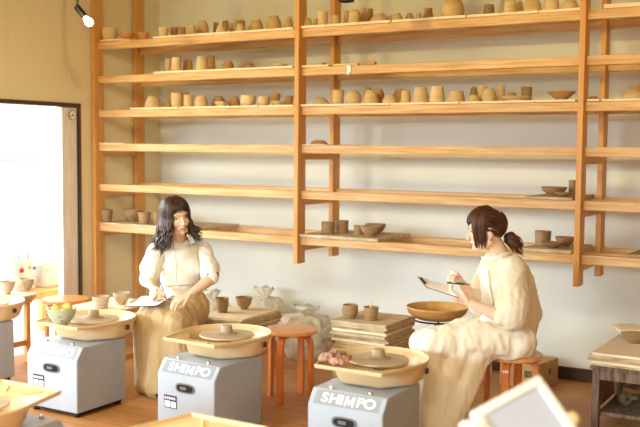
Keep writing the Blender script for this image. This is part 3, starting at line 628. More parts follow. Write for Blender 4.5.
# ------------------------------------------------------------------ bags of clay
def bag(name, loc, r, lab, seed, knot=None, clay=True):
    t = thing(name,lab,'bag',loc)
    b = MB(); rings = []; nR, nA = 34, 72; rs = random.Random(seed)
    ph = [rs.uniform(0,6.3) for _ in range(6)]; kx, ky = rs.uniform(-.25,.25)*r[0], rs.uniform(-.3,0)*r[1]
    H = r[2]*1.7
    for j in range(nR):
        f = j/(nR-1); base = (.86+.5*f-.9*f*f) if f < .5 else None
        prof = math.sin(math.pi*min(1,(.12+f*.78)/.9))**.55 if f < .86 else 0
        neck_ = .16
        if f < .8: q = max(neck_, prof)
        else: q = neck_ + .34*((f-.8)/.2)**1.2
        ring = []
        for i in range(nA):
            a = 2*math.pi*i/nA; cr = abs(math.sin(4.5*a+ph[0]+2*f))+.7*abs(math.sin(7*a+ph[1]-3*f)); pl = .5+.5*f
            n_ = noise.noise(Vector((math.cos(a)*1.6+seed,math.sin(a)*1.6,f*3))); n2 = 1-2*abs(noise.noise(Vector((math.cos(a)*3.2,math.sin(a)*3.2+seed,f*7))))
            k = q*(1+.2*n_+.07*n2*(1 if f<.8 else .3) - .10*pl*cr + .08)
            ring.append((math.cos(a)*r[0]*k+kx*f*f, math.sin(a)*r[1]*k+ky*f*f, .002+H*f*(1-.12*f)+(.015*n2*r[2]*3*f if f<.85 else .03*math.sin(5*a+ph[2])*r[2]*(f-.8)*6)))
        rings.append(ring)
    b.loft(rings); me = b.mesh('plastic')
    for v in me.vertices: v.co.z = max(v.co.z,.001)
    link('plastic',me,'clear_bag',t,True)
    if clay:
        b = MB().ell((0,0,r[2]*.5),(r[0]*.72,r[1]*.72,r[2]*.48),None,24,16); me = b.mesh('clay')
        for v in me.vertices: v.co = v.co*(1+.12*noise.noise(v.co*8+Vector((seed,0,0)))); v.co.z = max(v.co.z,.004)
        link('clay',me,'clay_grey',t,True)
    return t
bag('clay_bag',(1.71,-.40,0),(.21,.19,.255),'large clear plastic bag of clay on the floor behind the empty stool',1)
bag('clay_bag',(1.29,-.24,0),(.17,.13,.31),'tall clear plastic bag of clay against the wall, behind the large one',5)
bag('clay_bag',(.98,-.52,0),(.15,.15,.30),'crumpled white plastic bag beside the left woman, behind her cups',11)
# carton and bag under the right stool
t = thing('cardboard_box','brown cardboard box with printed marks behind the right woman\'s stool','box',(3.37,-.27,0),R(-10))
MB().box((-.14,-.13,0),(.14,.15,.172)).build('carton','carton',t,bevel=.003)
MB().box((-.02,-.1305,.1722),(.02,.15,.173)).build('tape','paper_warm',t)
for s, x, sz in (('D',-.09,.05),('I  8S',.045,.06)):
    tx = text_mb(s,sz,.0003,.0012); xform(tx,Matrix.Translation((x,-.1308,.095)) @ Matrix.Rotation(R(90),4,'X')); tx.build('print','print_black',t)
tx = text_mb('III',.05,.0003,.001); xform(tx,Matrix.Translation((.1405,0.03,.1)) @ Matrix.Rotation(R(90),4,'Z') @ Matrix.Rotation(R(90),4,'X')); tx.build('print','print_black',t)
bag('clear_bag',(3.05,-.40,0),(.10,.10,.16),'clear plastic bag on the floor left of the cardboard box',15,clay=False)
# ------------------------------------------------------------------ old table at the right
TX0, TX1, TY0, TY1, TH = 4.0, 4.76, -1.10, -.53, .365
t = thing('work_table','old paint-worn low wooden table at the right edge','table',((TX0+TX1)/2,(TY0+TY1)/2,0)); hx, hy = (TX1-TX0)/2, (TY1-TY0)/2
for sx in (-1,1):
    for sy in (-1,1): MB().box((sx*hx-(.04 if sx>0 else 0),sy*hy-(.04 if sy>0 else 0),0),(sx*hx+(.04 if sx<0 else 0),sy*hy+(.04 if sy<0 else 0),TH-.02)).build('leg','old_table',t,bevel=.004)
MB().box((-hx-.01,-hy-.01,TH-.0195),(hx+.01,hy+.01,TH)).build('top','old_table',t,bevel=.003)
for s in (-1,1):
    MB().box((-hx+.041,s*hy-(.028 if s>0 else 0),TH-.075),(hx-.041,s*hy+(.028 if s<0 else 0),TH-.02)).build('apron_rail','old_table',t,bevel=.002)
    MB().box((s*hx-(.028 if s>0 else 0),-hy+.041,TH-.075),(s*hx+(.028 if s<0 else 0),hy-.041,TH-.02)).build('apron_rail','old_table',t,bevel=.002)
MB().box((-hx+.006,-hy+.06,.11),(-hx+.02,hy-.12,TH-.0755)).build('side_panel','red_panel',t,bevel=.002)
MB().box((-hx+.03,-hy+.03,.085),(hx-.03,hy-.03,.105)).build('shelf','old_table',t,bevel=.002)
z5 = stack(5,(TX0+TX1)/2,(TY0+TY1)/2,TH+.001,.775,.60,.0145,0,'ware_board','wide ware board on the old table, %s','boards on the old table',['board_grey','board','board_worn'],.01)
q = atZ(634,343,z5); cup_on(q.x,q.y,z5,.082,.085,'bowl','clay_dark','dark clay bowl under the pale sheet on the old table')
b = MB(); rings = []
for i in range(13):
    x = -.12+.02*i; r_ = []
    for j in range(13): r_.append(0)
me = bpy.data.meshes.new('pale_sheet'); vs = []; fs = []
for i in range(13):
    for j in range(13):
        x, y = -.115+.23*i/12, -.10+.2*j/12; d = math.hypot(x,y); vs.append((x,y,.003-.16*max(0,d-.085)+.006*noise.noise(Vector((x*14,y*14,2)))*(d>.09)))
for i in range(12):
    for j in range(12): fs.append((i*13+j,(i+1)*13+j,(i+1)*13+j+1,i*13+j+1))
me.from_pydata(vs,[],fs); o = link('pale_sheet',me,'paper_warm',None,True,loc=(q.x,q.y,z5+.0885)); sd = o.modifiers.new('s','SOLIDIFY'); sd.thickness = .003; sd.offset = 1; o.rotation_euler.z = R(30)
tag(o,'pale sheet of board lying over the dark bowl on the old table','sheet')
for i, (px, py, lab) in enumerate([(634,389,'dark metal caster wheel at the back of the old table\'s lower shelf'),(624,404,'dark metal caster wheel at the front of the old table\'s lower shelf')]):
    q = atZ(px,py+2,.105); t = thing('caster',lab,'caster',(q.x,q.y+.02,.106),R(25+20*i),'casters on the lower shelf')
    Mx = Matrix.Translation((0,0,.04)) @ Matrix.Rotation(R(90),4,'X')
    MB().lathe([(0,-.014),(.026,-.014),(.03,-.012),(.039,-.012),(.04,0),(.039,.012),(.03,.012),(.026,.014),(0,.014)],28,Mx).build('wheel','iron_old',t,smooth=35)
    MB().tube([(0,-.022,.04),(0,.022,.04)],.011,12).build('axle','chrome',t)
    for s in (-1,1): MB().box((-.012,s*.019-.002,.03),(.07,s*.019+.002,.056)).build('fork','iron_old',t,bevel=.001)
# ------------------------------------------------------------------ outside the doorway
t = thing('outdoor_bench','low tan wooden bench in the bright doorway under the bags','bench',(-.62,-1.08,-.039))
MB().box((-.25,-.55,.37),(.25,.55,.43)).build('seat','stool_light',t,bevel=.004)
for x in (-.2,.2):
    for y in (-.45,.5): MB().box((x-.03,y-.03,0),(x+.03,y+.03,.3695)).build('leg','stool_light',t,bevel=.003)
def softbox(b, sx, sy, sz, seed, z0=0):
    rings = []
    for j in range(12):
        f = j/11; k = 1-.12*f-.25*max(0,f-.8); r_ = []
        for i in range(24):
            a = 2*math.pi*i/24; c, s_ = math.cos(a), math.sin(a); m_ = 1+.06*noise.noise(Vector((c*2+seed,s_*2,f*3)))
            r_.append((math.copysign(abs(c)**.6,c)*sx*k*m_, math.copysign(abs(s_)**.6,s_)*sy*k*m_, z0+sz*f))
        rings.append(r_)
    return b.loft(rings)
t = thing('patterned_bag','white tote bag with red and yellow patches on the bench outside','bag',(-.60,-1.03,.3918),R(15))
softbox(MB(),.10,.13,.24,2).build('body','tote',t,smooth=True)
for s in (-1,1): MB().tube([(.02,s*.09,.2),(.02,s*.10,.27),(.02,s*.07,.31),(.02,s*.04,.29),(.02,s*.03,.22)],.014,8,flat=.4).build('handle','tote',t,smooth=True)
for i,(y,z,m) in enumerate(((-.1,.2,'tote_print_red'),(-.03,.09,'tote_print_red'),(.06,.13,'tote_print_red'),(.09,.05,'tote_print_yellow'),(.02,.21,'tote_print_yellow'),(-.1,.06,'tote_print_green'),(.1,.2,'tote_print_green'))):
    MB().ell((.083,y*.85,z*.85),(.012,.026,.018)).build('printed_patch',m,t,smooth=True)
t = thing('white_bag','plain white handbag on the bench outside, right of the patterned one','bag',(-.58,-.74,.3918),R(5))
softbox(MB(),.08,.13,.20,6).build('body','tote',t,smooth=True)
MB().tube([(.03,-.09,.18),(.04,-.08,.25),(.04,.05,.26),(.03,.09,.18)],.009,8).build('handle','tote',t,smooth=True)
MB().box((.064,-.09,.14),(.074,.09,.145)).build('seam','grey_plastic',t)
# ------------------------------------------------------------------ lamps
def lamp(name, lab, J, top, aim, lit=True):
    J = Vector(J); t = thing(name,lab,'lamp',J)
    MB().tube([(0,0,top-J.z),(0,0,.0)],.008,10).build('stem','socket_black',t,smooth=40)
    MB().lathe([(0,-.02),(.05,-.02),(.05,0),(0,0)],20,Matrix.Translation((0,0,top-J.z))).build('ceiling_mount','socket_black',t,smooth=40)
    Mq = Vector(aim).normalized().to_track_quat('Z','Y').to_matrix().to_4x4()
    MB().lathe([(0,-.012),(.018,-.012),(.021,0),(.021,.075),(.019,.08),(0,.08)],20,Mq).build('socket','socket_black',t,smooth=40)
    b = MB().lathe([(0,.08),(.012,.08),(.015,.088),(.023,.105),(.026,.12),(.023,.135),(.014,.144),(0,.146)],24,Mq).build('bulb','bulb_glow' if lit else 'paper',t,smooth=True)
    return t, Mq
D1 = 5.9; j = at(77.5,8,D1); e = at(90,23,D1)
L1, Mq = lamp('spot_lamp','lit bare bulb in a tilted black socket at the top left',j,RZ,(e-j)+FW*-.02)
b0 = at(346.5,-26,5.2); t = thing('spot_lamp','black lamp shade just entering the top edge above the rack','lamp',b0)
MB().tube([(0,0,RZ-b0.z),(0,0,0)],.008,10).build('stem','socket_black',t,smooth=40)
MB().lathe([(0,0),(.02,0),(.042,-.03),(.045,-.15),(.041,-.15),(.038,-.04),(0,-.02)],28).build('shade','socket_black',t,smooth=40)
# ------------------------------------------------------------------ white framed panel in the foreground
t = thing('framed_panel','blurred white framed panel standing in the foreground at the bottom right','panel',(0,0,0))
C_ = [at(538,376,2.75), at(470,413,2.65), at(520,492,2.55), at(590,455,2.65)]
o_ = (C_[0]+C_[1]+C_[2]+C_[3])/4; ex = (C_[0]-C_[1]); w_ = ex.length; ex.normalize(); ey = (C_[1]-C_[2]); ey = ey-ex*ey.dot(ex); h_ = max(ey.length,.25); ey.normalize(); ez = ex.cross(ey)
o_ = (C_[0]+C_[1])/2 - ey*h_/2
FM = Matrix((ex,ey,ez)).transposed().to_4x4(); FM.translation = o_; t.matrix_world = FM
fw = .026
for a, b in (((-w_/2,h_/2-fw,-.012),(w_/2,h_/2,.012)),((-w_/2,-h_/2,-.012),(w_/2,-h_/2+fw,.012)),((-w_/2,-h_/2+fw,-.012),(-w_/2+fw,h_/2-fw,.012)),((w_/2-fw,-h_/2+fw,-.012),(w_/2,h_/2-fw,.012))):
    MB().box(a,b).build('frame_bar','white_panel',t,bevel=.004)
MB().box((-w_/2+fw-.002,-h_/2+fw-.002,-.004),(w_/2-fw+.002,h_/2-fw+.002,.004)).build('panel','lavender_panel',t)
MB().tube([(-w_/2-.035,h_/2-.03,0),(-w_/2+.01,h_/2-.045,0)],.02,10,cap=True).build('clip','white_panel',t,smooth=True)
MB().ell((w_/2+.012,-h_/2+.1,0),(.022,.022,.012)).build('knob','pan_plastic',t,smooth=True)
# ------------------------------------------------------------------ people: helpers
Zv = Vector((0,0,1))
def flat(v): v = Vector(v); v.z = 0; return v.normalized()
def frame(fwd, roll=0, pitch=0):
    # columns right, forward, up; pitch > 0 looks down, roll > 0 leans the crown to the figure's right
    f = flat(fwd); r = f.cross(Zv).normalized(); M = Matrix((r, f, Zv)).transposed()
    return M @ Matrix.Rotation(-R(pitch),3,'X') @ Matrix.Rotation(R(roll),3,'Y')
def head(b, O, F, k=1.0):
    M = Matrix.Translation(O) @ (F @ Matrix.Diagonal((k,k,k))).to_4x4()
    b.ell((0,-.014,.028),(.074,.094,.085),M,28,18)
    b.ell((0,.022,-.02),(.063,.064,.085),M,24,16)
    b.ell((0,.040,-.062),(.045,.045,.042),M,20,12)
    b.ell((0,.062,-.092),(.022,.022,.019),M,16,10)
    for s in (-1,1):
        b.ell((s*.034,.058,-.030),(.026,.024,.026),M,14,10)
        b.ell((s*.073,-.008,-.016),(.008,.018,.029),M,12,10)
        b.tube([(s*.06,.0,-.06),(s*.03,.05,-.088)],[.022,.018],10,M,cap=True)
        b.ell((s*.0075,.095,-.036),(.0075,.008,.006),M,10,8)
    b.tube([(0,.083,.004),(0,.094,-.016),(0,.102,-.033)],[.008,.0085,.0095],10,M,cap=True)
    b.tube([(-.045,.062,.024),(-.02,.076,.022),(0,.079,.02),(.02,.076,.022),(.045,.062,.024)],.009,8,M,cap=True)
    b.ell((0,.082,-.062),(.021,.010,.011),M,14,8)
    return M
def hand(b, W, d, pn, side, curl=(20,25,20), curls=None, spread=5, thumb=(.7,.6,.25), tcurl=18, k=1.0):
    # W wrist, d towards the knuckles, pn where the palm faces, side towards the thumb
    d = Vector(d).normalized(); pn = Vector(pn); pn = (pn-d*pn.dot(d)).normalized(); sd = d.cross(pn); sd = sd if sd.dot(Vector(side)) > 0 else -sd
    offs = (.029,.0095,-.010,-.028); ln = ((.037,.023,.019),(.041,.026,.02),(.038,.024,.019),(.030,.018,.017)); pl = (.080,.083,.079,.072)
    tips = []
    b.tube([W-d*.01*k, W+d*.02*k], [.0205*k,.021*k], 12, flat=.75, cap=True, ref=sd)
    b.tube([W+d*.02*k, W+d*.05*k, W+d*.074*k], [.024*k,.034*k,.036*k], 14, flat=.36, cap=True, ref=sd)
    for i in range(4):
        K = W + d*pl[i]*k + sd*offs[i]*k; b.tube([W+d*.025*k+sd*offs[i]*.5*k, K], [.011*k,.0095*k], 8, cap=True)
        cs = curls[i] if curls else curl; a = 0; p = K; dd = (d*math.cos(R(spread*(1.5-i)))+sd*math.sin(R(spread*(1.5-i)))).normalized(); pts = [p]
        for j in range(3):
            a += cs[j]; p = p + (dd*math.cos(R(a)) + pn*math.sin(R(a)))*ln[i][j]*k; pts.append(p)
        b.tube(pts, [.0087*k,.008*k,.0072*k,.006*k], 8, cap=True); tips.append(pts[-1])
    T0 = W + d*.02*k + sd*.018*k; td = (d*thumb[0]+sd*thumb[1]+pn*thumb[2]).normalized(); p = T0; pts = [p]; q = td
    for j, l in enumerate((.040,.030,.022)):
        p = p + q*l*k; pts.append(p); q = (q*math.cos(R(tcurl)) + (d*.4+pn*.8-sd*.6).normalized()*math.sin(R(tcurl))).normalized()
    b.tube(pts, [.013*k,.0105*k,.009*k,.007*k], 8, cap=True); tips.append(pts[-1])
    return tips
def limb(b, pts, rad, n=14): b.tube(pts, rad, n, cap=True)
def bvh(o): return BVHTree.FromPolygons([v.co[:] for v in o.data.vertices], [p.vertices[:] for p in o.data.polygons])
def patch(name, m, parent, tree, M, poly, off, dome=0):
    # small face feature laid on the skin, given in the head's own frame (right, up)
    d = -(M.to_3x3() @ Vector((0,1,0))).normalized(); vs = []; c = Vector((sum(p[0] for p in poly)/len(poly), sum(p[1] for p in poly)/len(poly)))
    def hit(u, w, o):
        P = M @ Vector((u,.2,w)); h = tree.ray_cast(P, d)[0]; h = h if h else M @ Vector((u,.08,w)); return h - d*o
    ring = 2; fs = []; n = len(poly); vs.append(hit(c.x,c.y,off+dome))
    for k in range(1, ring+1):
        for p in poly: q = c + (Vector(p)-c)*k/ring; vs.append(hit(q.x,q.y,off+dome*(1-(k/ring)**2) if k < ring else -.0008))
    for i in range(n): fs.append((0,1+i,1+(i+1)%n)); fs.append((1+i,1+n+i,1+n+(i+1)%n,1+(i+1)%n))
    return MB().add(vs, fs).build(name, m, parent, smooth=True)
def curve_on(name, m, parent, tree, M, pts, r, off=.0006):
    d = -(M.to_3x3() @ Vector((0,1,0))).normalized(); P = []
    for u, w in pts:
        h = tree.ray_cast(M @ Vector((u,.2,w)), d)[0]; P.append((h if h else M @ Vector((u,.08,w))) - d*off)
    rr_ = r if hasattr(r,'__len__') else [r]*len(P)
    return MB().tube(P, rr_, 6, cap=True).build(name, m, parent, smooth=True)
def face(parent, tree, M, smile=True):
    for s in (-1,1):
        ex, ez = s*.031, .001
        al = [(ex+.0145*math.cos(t), ez+(.0062 if math.sin(t)>0 else .0040)*math.sin(t)) for t in [2*math.pi*i/14 for i in range(14)]]
        e = patch('eye','eye_white',parent,tree,M,al,.001,.0022)
        patch('iris','eye_dark',e,tree,M,[(ex+.004+.0058*math.cos(t), ez+.0005+.0055*math.sin(t)) for t in [2*math.pi*i/12 for i in range(12)]],.0028,.0012)
        curve_on('eyelash','brow',e,tree,M,[(ex-.0155,ez+.001),(ex-.008,ez+.0056),(ex,ez+.0072),(ex+.008,ez+.0058),(ex+.016,ez+.001)],[.0008,.0015,.0017,.0016,.0008],.0022)
        curve_on('eyebrow','brow',parent,tree,M,[(ex-s*.016,ez+.019),(ex,ez+.0235),(ex+s*.018,ez+.018)],[.0018,.0022,.001],.0004)
    if smile:
        patch('teeth','tooth',parent,tree,M,[(.018*math.cos(t), -.0625+(.002 if math.sin(t)>0 else .007)*math.sin(t)+.004*abs(math.cos(t))) for t in [2*math.pi*i/14 for i in range(14)]],.0012,.001)
        curve_on('upper_lip','lips',parent,tree,M,[(-.024,-.0565),(-.014,-.0595),(-.005,-.0602),(0,-.0608),(.005,-.0602),(.014,-.0595),(.024,-.0565)],[.001,.0024,.003,.0026,.003,.0024,.001],.0012)
        curve_on('lower_lip','lips',parent,tree,M,[(-.023,-.0572),(-.013,-.0665),(0,-.0705),(.013,-.0665),(.023,-.0572)],[.001,.003,.0036,.003,.001],.001)
    else:
        curve_on('upper_lip','lips',parent,tree,M,[(-.02,-.064),(-.01,-.0615),(0,-.0625),(.01,-.0615),(.02,-.064)],[.001,.0026,.0028,.0026,.001],.001)
        curve_on('lower_lip','lips',parent,tree,M,[(-.019,-.065),(-.009,-.0685),(0,-.0695),(.009,-.0685),(.019,-.065)],[.001,.003,.0036,.003,.001],.001)
def pushout(p, trees, off):
    for t in trees:
        l, n, i, d = t.find_nearest(p)
        if l is not None and d < .12 and (p-l).dot(n) < off: p = l + n*off
    return p
def drape(name, m, parent, tree, quad, nu, nv, off, thick=.003, dflt=5):
    a, b_, c, d = [Vector(q) for q in quad]; vs = []; fs = []; last = dflt
    for j in range(nv+1):
        for i in range(nu+1):
            u, v = i/nu, j/nv; q = (a*(1-u)+b_*u)*(1-v) + (d*(1-u)+c*u)*v; D = ray(q.x,q.y); h, nn, _, dist = tree.ray_cast(EYE, D.normalized())
            if h is None: h = EYE + D*last; nn = -D.normalized()
            last = depth(h); vs.append(h + nn*off)
    for _ in range(2):
        w_ = [v.copy() for v in vs]
        for j in range(nv+1):
            for i in range(nu+1):
                nb = [w_[jj*(nu+1)+ii] for ii, jj in ((i-1,j),(i+1,j),(i,j-1),(i,j+1)) if 0 <= ii <= nu and 0 <= jj <= nv]
                vs[j*(nu+1)+i] = w_[j*(nu+1)+i]*.5 + sum(nb, Vector())/len(nb)*.5
    for j in range(nv):
        for i in range(nu): k = j*(nu+1)+i; fs.append((k,k+nu+1,k+nu+2,k+1))
    o = MB().add(vs, fs).build(name, m, parent, smooth=True); s = o.modifiers.new('s','SOLIDIFY'); s.thickness = thick; s.offset = 0; return o
def mesh_child(mb, name, m, parent, vox, sm, fold=None, seed=0):
    me = remesh(mb, vox, sm, name)
    for f in (fold or []): folds(me, f[0], f[1], seed, f[2] if len(f) > 2 else True); seed += 3
    return link(name, me, m, parent, True)
def sit(o, C, r=.17, h=.4415):
    for v in o.data.vertices:
        if .3 < v.co.z < h and (v.co.xy-Vector(C)).length < r: v.co.z = h
    o.data.update()
def shoe(b, A, d):
    d = flat(d); b.tube([A-d*.05+Zv*.035, A+d*.06+Zv*.035, A+d*.15+Zv*.025], [.036,.04,.03], 14, flat=.8, cap=True, ref=Zv.cross(d))
# ------------------------------------------------------------------ the woman on the left
toC = flat(-FW); rt = flat(RT)
def w1():
    at = lambda x, y, d: EYE + ray(x,y)*(d+.12); SH = Vector((-.078,.094,0))
    FT = frame(toC*math.cos(R(16))+rt*math.sin(R(16))); latL = -FT.col[0]; fT = FT.col[1]     # latL: towards her left (image right)
    b = MB()
    HO = at(176,216.5,5.86); FH = frame(toC*math.cos(R(36))+rt*math.sin(R(36)), roll=9, pitch=6); HM = head(b, HO, FH)
    neck = at(178.5,245,5.94); chest = at(180.5,267,5.97); waist = at(180,290,6.0); pel = at(178,308,6.02)
    limb(b,[HO+FH@Vector((0,-.02,-.05)), neck+Zv*.01, neck-Zv*.05],[.05,.05,.062])
    shR = at(156.5,251,5.88); shL = at(203,250,6.02)
    limb(b,[shR,neck-Zv*.045,shL],[.042,.06,.042]); limb(b,[neck-Zv*.07,chest,waist,pel],[.09,.11,.10,.12])
    elR = at(148,279,5.80); wrR = at(152.5,287.5,5.72); elL = at(212,278,5.86); wrL = at(191,293.5,5.74)
    for S_,E_,W_ in ((shR,elR,wrR),(shL,elL,wrL)):
        limb(b,[S_,S_.lerp(E_,.5),E_],[.043,.040,.034]); limb(b,[E_,E_.lerp(W_,.35),W_],[.034,.036,.0225])
    knR = at(147,320,5.80); knL = at(174,326,5.76); fR = Vector((1.535,-1.86,.09))+SH; fL = Vector((1.68,-1.83,.09))+SH
    for hp, K, A in ((pel-latL*.09,knR,fR),(pel+latL*.09,knL,fL)):
        limb(b,[hp,K],[.085,.058]); limb(b,[K,K.lerp(A,.35),A],[.055,.052,.034])
    tR = hand(b, wrR, at(153.5,294,5.665)-wrR, at(160,296,5.70)-at(153,291,5.70)-Zv*.01, rt*.6+toC*.2+Zv*.5, curls=((48,55,30),(55,55,35),(60,58,40),(62,60,40)), spread=3, thumb=(.75,.5,.45), tcurl=20)
    tL = hand(b, wrL, at(180,298.5,5.70)-wrL, -Zv*.8-toC*.15, toC*.6-Zv*.1-rt*.2, curl=(14,22,14), spread=6, thumb=(.75,.6,.1), tcurl=8)
    me = remesh(b, .0038, 3, 'person'); p = link('person', me, 'skin', None, True)
    tag(p,'woman seated on the left in white blouse and apron, writing on a clipboard, smiling','person')
    T = bvh(p); face(p, T, HM, True)
    # blouse with puffed sleeves
    c = MB()
    limb(c,[neck-Zv*.075,chest,waist,pel-Zv*.02],[.112,.132,.122,.14]); limb(c,[shR-Zv*.012,neck-Zv*.062,shL-Zv*.012],[.058,.078,.058])
    for s in (-1,1): c.ell(tuple(chest+fT*.07+latL*s*.06+Zv*.01),(.065,.065,.07))
    for S_,E_ in ((shR,elR),(shL,elL)):
        d = (E_-S_).normalized(); limb(c,[S_,S_.lerp(E_,.35),S_.lerp(E_,.72),E_-d*.05],[.058,.064,.07,.062]); limb(c,[E_-d*.05,E_-d*.005],[.056,.046])
    c.tube([elR-Zv*0, elR.lerp(wrR,.15)],[.055,.046],14,cap=True)
    bl = mesh_child(c,'blouse','blouse',p,.007,8,[(.006,(14,14,7)),(.004,(30,30,14))],2)
    TB = bvh(bl)
    # collar
    for s in (-1,1):
        pts = []
        for i in range(7):
            a = R(s*(12+i*22)); q = neck + Zv*(.012+.005*i-.022*(i==0)) + (fT*math.cos(a)+latL*math.sin(a))*(.064+.006*(i<2)); pts.append(q)
        MB().tube(pts,[.012,.017,.018,.017,.016,.015,.014],10,flat=.4,cap=True,ref=Zv).build('collar','blouse',p,smooth=True)
    MB().tube([elL.lerp(shL,.06), elL.lerp(shL,.0)],[.049,.046],18).build('cuff_band','black_cloth',p,smooth=True)
    # apron: bib, straps, waistband and skirt over the lap
    k = MB()
    mid = (knR+knL)/2; hipR = pel-latL*.08; hipL = pel+latL*.08
    for hp, K in ((hipR,knR),(hipL,knL),(pel,mid)): limb(k,[hp+Zv*.0,hp.lerp(K,.5)+Zv*.008,K+Zv*.004],[.135,.103,.083])
    hem = [Vector((1.50,-1.90,.07)),Vector((1.60,-1.93,.07)),Vector((1.74,-1.87,.07)),Vector((1.50,-1.78,.09))]; hem = [h+SH for h in hem]
    for K, h, r0, r1 in ((knR,hem[0],.08,.085),(mid,hem[1],.075,.085),(knL,hem[2],.08,.09),(knR.lerp(hipR,.35),hem[3],.075,.07),(knL.lerp(hipL,.4)+latL*.02,Vector((1.80,-1.74,.08))+SH,.08,.08)):
        limb(k,[K,K.lerp(h,.5),h],[r0,(r0+r1)/2,r1])
    sk = mesh_child(k,'apron_skirt','apron_tan',p,.008,14,[(.013,(8,8,2),False),(.011,(15,15,3.5)),(.004,(30,30,9))],5)
    sit(sk,(1.29,-1.41)); sit(p,(1.29,-1.41),h=.4425); sit(bl,(1.29,-1.41))
    drape('apron_bib','apron_cream',p,TB,[(164.5,250),(197.5,246.5),(202,285),(163,287)],14,16,.007,.004,5.9)
    drape('apron_strap','apron_cream',p,TB,[(164.5,250.5),(168,250),(167,240),(163.5,240)],3,6,.006,.003,5.9)
    drape('apron_strap','apron_cream',p,TB,[(194,247),(197.5,246.7),(196.5,239),(193.5,239)],3,6,.006,.003,5.9)
    drape('pocket_line','apron_tan',p,TB,[(174.6,249.5),(175.3,249.5),(177.5,284),(176.8,284)],1,12,.0095,.002,5.9)
    # hair
    hb = MB(); rnd = random.Random(4); cz = Vector((0,-.012,.028)); er = Vector((.081,.101,.091))
    def onE(ph, ps, sc=1.0): return HM @ (cz + Vector((er.x*math.sin(ps)*math.sin(ph), er.y*math.sin(ps)*math.cos(ph), er.z*math.cos(ps)))*sc)
    cap = MB(); rings = []
    for j in range(12):
        rings.append([onE(2*math.pi*i/40, R(4+ (max(0,1-abs(((i/40+.5)%1-.5)*360)/62)*-38 + 98)*j/11), .99) for i in range(40)])
    cap.loft(rings); hb.add(cap.v, cap.f)
    for i in range(330):
        ph = rnd.uniform(-180,180)
        if abs(ph) < 40: continue
        phr = R(ph); sc = rnd.uniform(.98,1.12); pts = []; part = -.012
        for j in range(7): pts.append(onE(phr*(.55+.45*min(1,j/3)), R(6+94*j/6), sc))
        p0 = pts[-1]; out = flat(p0-(HM@cz)); L = rnd.uniform(.17,.27) if abs(ph) > 60 else rnd.uniform(.13,.22)
        f1, f2 = rnd.uniform(0,6.3), rnd.uniform(0,6.3); n = 13; side_ = (p0-HM@cz).dot(rt) > .02
        for j in range(1,n+1):
            s = j/n; q = p0 - Zv*L*s*(.92 if not side_ else .72+.2*(1-s)) + out*(.018*s + .016*s*math.sin(13*s+f1) + (.055*s**3 if side_ else .02*s**2)) + Zv.cross(out)*.013*s*math.sin(11*s+f2)
            pts.append(pushout(q,[TB],.006) if j > 3 else q)
        r = rnd.uniform(.0045,.0075); hb.tube(pts,[r]*12+[r*.95]*4+[r*.8,r*.65,r*.45,r*.2],6)
    for i in range(90):   # fringe
        ph = rnd.uniform(-52,52); pts = []; sc = rnd.uniform(1.0,1.07); e_ = rnd.uniform(72,83) if abs(ph) < 34 else rnd.uniform(76,98)
        for j in range(9): t = j/8; pts.append(onE(R(ph*(.6+.55*t)), R(8+(e_-8)*t), sc+.02*t))
        r = rnd.uniform(.003,.0045); hb.tube(pts,[r]*6+[r*.8,r*.5,r*.2],5)
    hb.build('hair','hair_dark',p,smooth=True)
    for s in (-1,1): shoe_ = MB(); shoe(shoe_, Vector(fR if s<0 else fL)-Zv*.085, fT); shoe_.build('shoe','black_cloth',p,smooth=True)
    # clipboard and pen
    A,B_,C_,D_ = at(124,306.5,5.73), at(142,296,5.85), at(174,295.4,5.85), at(168,305,5.73); D_ = A+C_-B_
    t = thing('clipboard','white paper on a clipboard lying on the left woman\'s lap','clipboard',(A+B_+C_+D_)/4)
    o_ = t.location; up = (D_-A).cross(B_-A).normalized(); up = up if up.z > 0 else -up
    def slab(name, m, par, z0, z1, s):
        q = [(x-o_)*s for x in (A,B_,C_,D_)]; bb = MB(); vs = [v+up*z0 for v in q]+[v+up*z1 for v in q]
        return bb.add(vs,[(0,1,2,3),(4,5,6,7),(0,1,5,4),(1,2,6,5),(2,3,7,6),(3,0,4,7)]).build(name,m,par)
    slab('backing','board_clip',t,-.004,0,1); slab('paper','paper',t,.0003,.0015,.96)
    e1 = (B_-A).normalized(); m_ = ((A+B_)/2-o_)*.9
    MB().tube([m_-e1*.04+up*.006,m_+e1*.04+up*.006],.005,8,cap=True).build('clip','chrome',t,smooth=True)
    c_ = (tR[0]+tR[4])/2; pd_ = (at(147.5,278,5.74)-at(153,294.5,5.68)).normalized()
    t = thing('pen','slim blue-grey pen in the left woman\'s writing hand','pen',c_)
    MB().tube([-pd_*.025,pd_*.10],.004,8,cap=True).build('barrel','pen_blue',t,smooth=True); MB().tube([-pd_*.035,-pd_*.0255],[.001,.0035],8).build('tip','chrome',t)
    return p
w1()
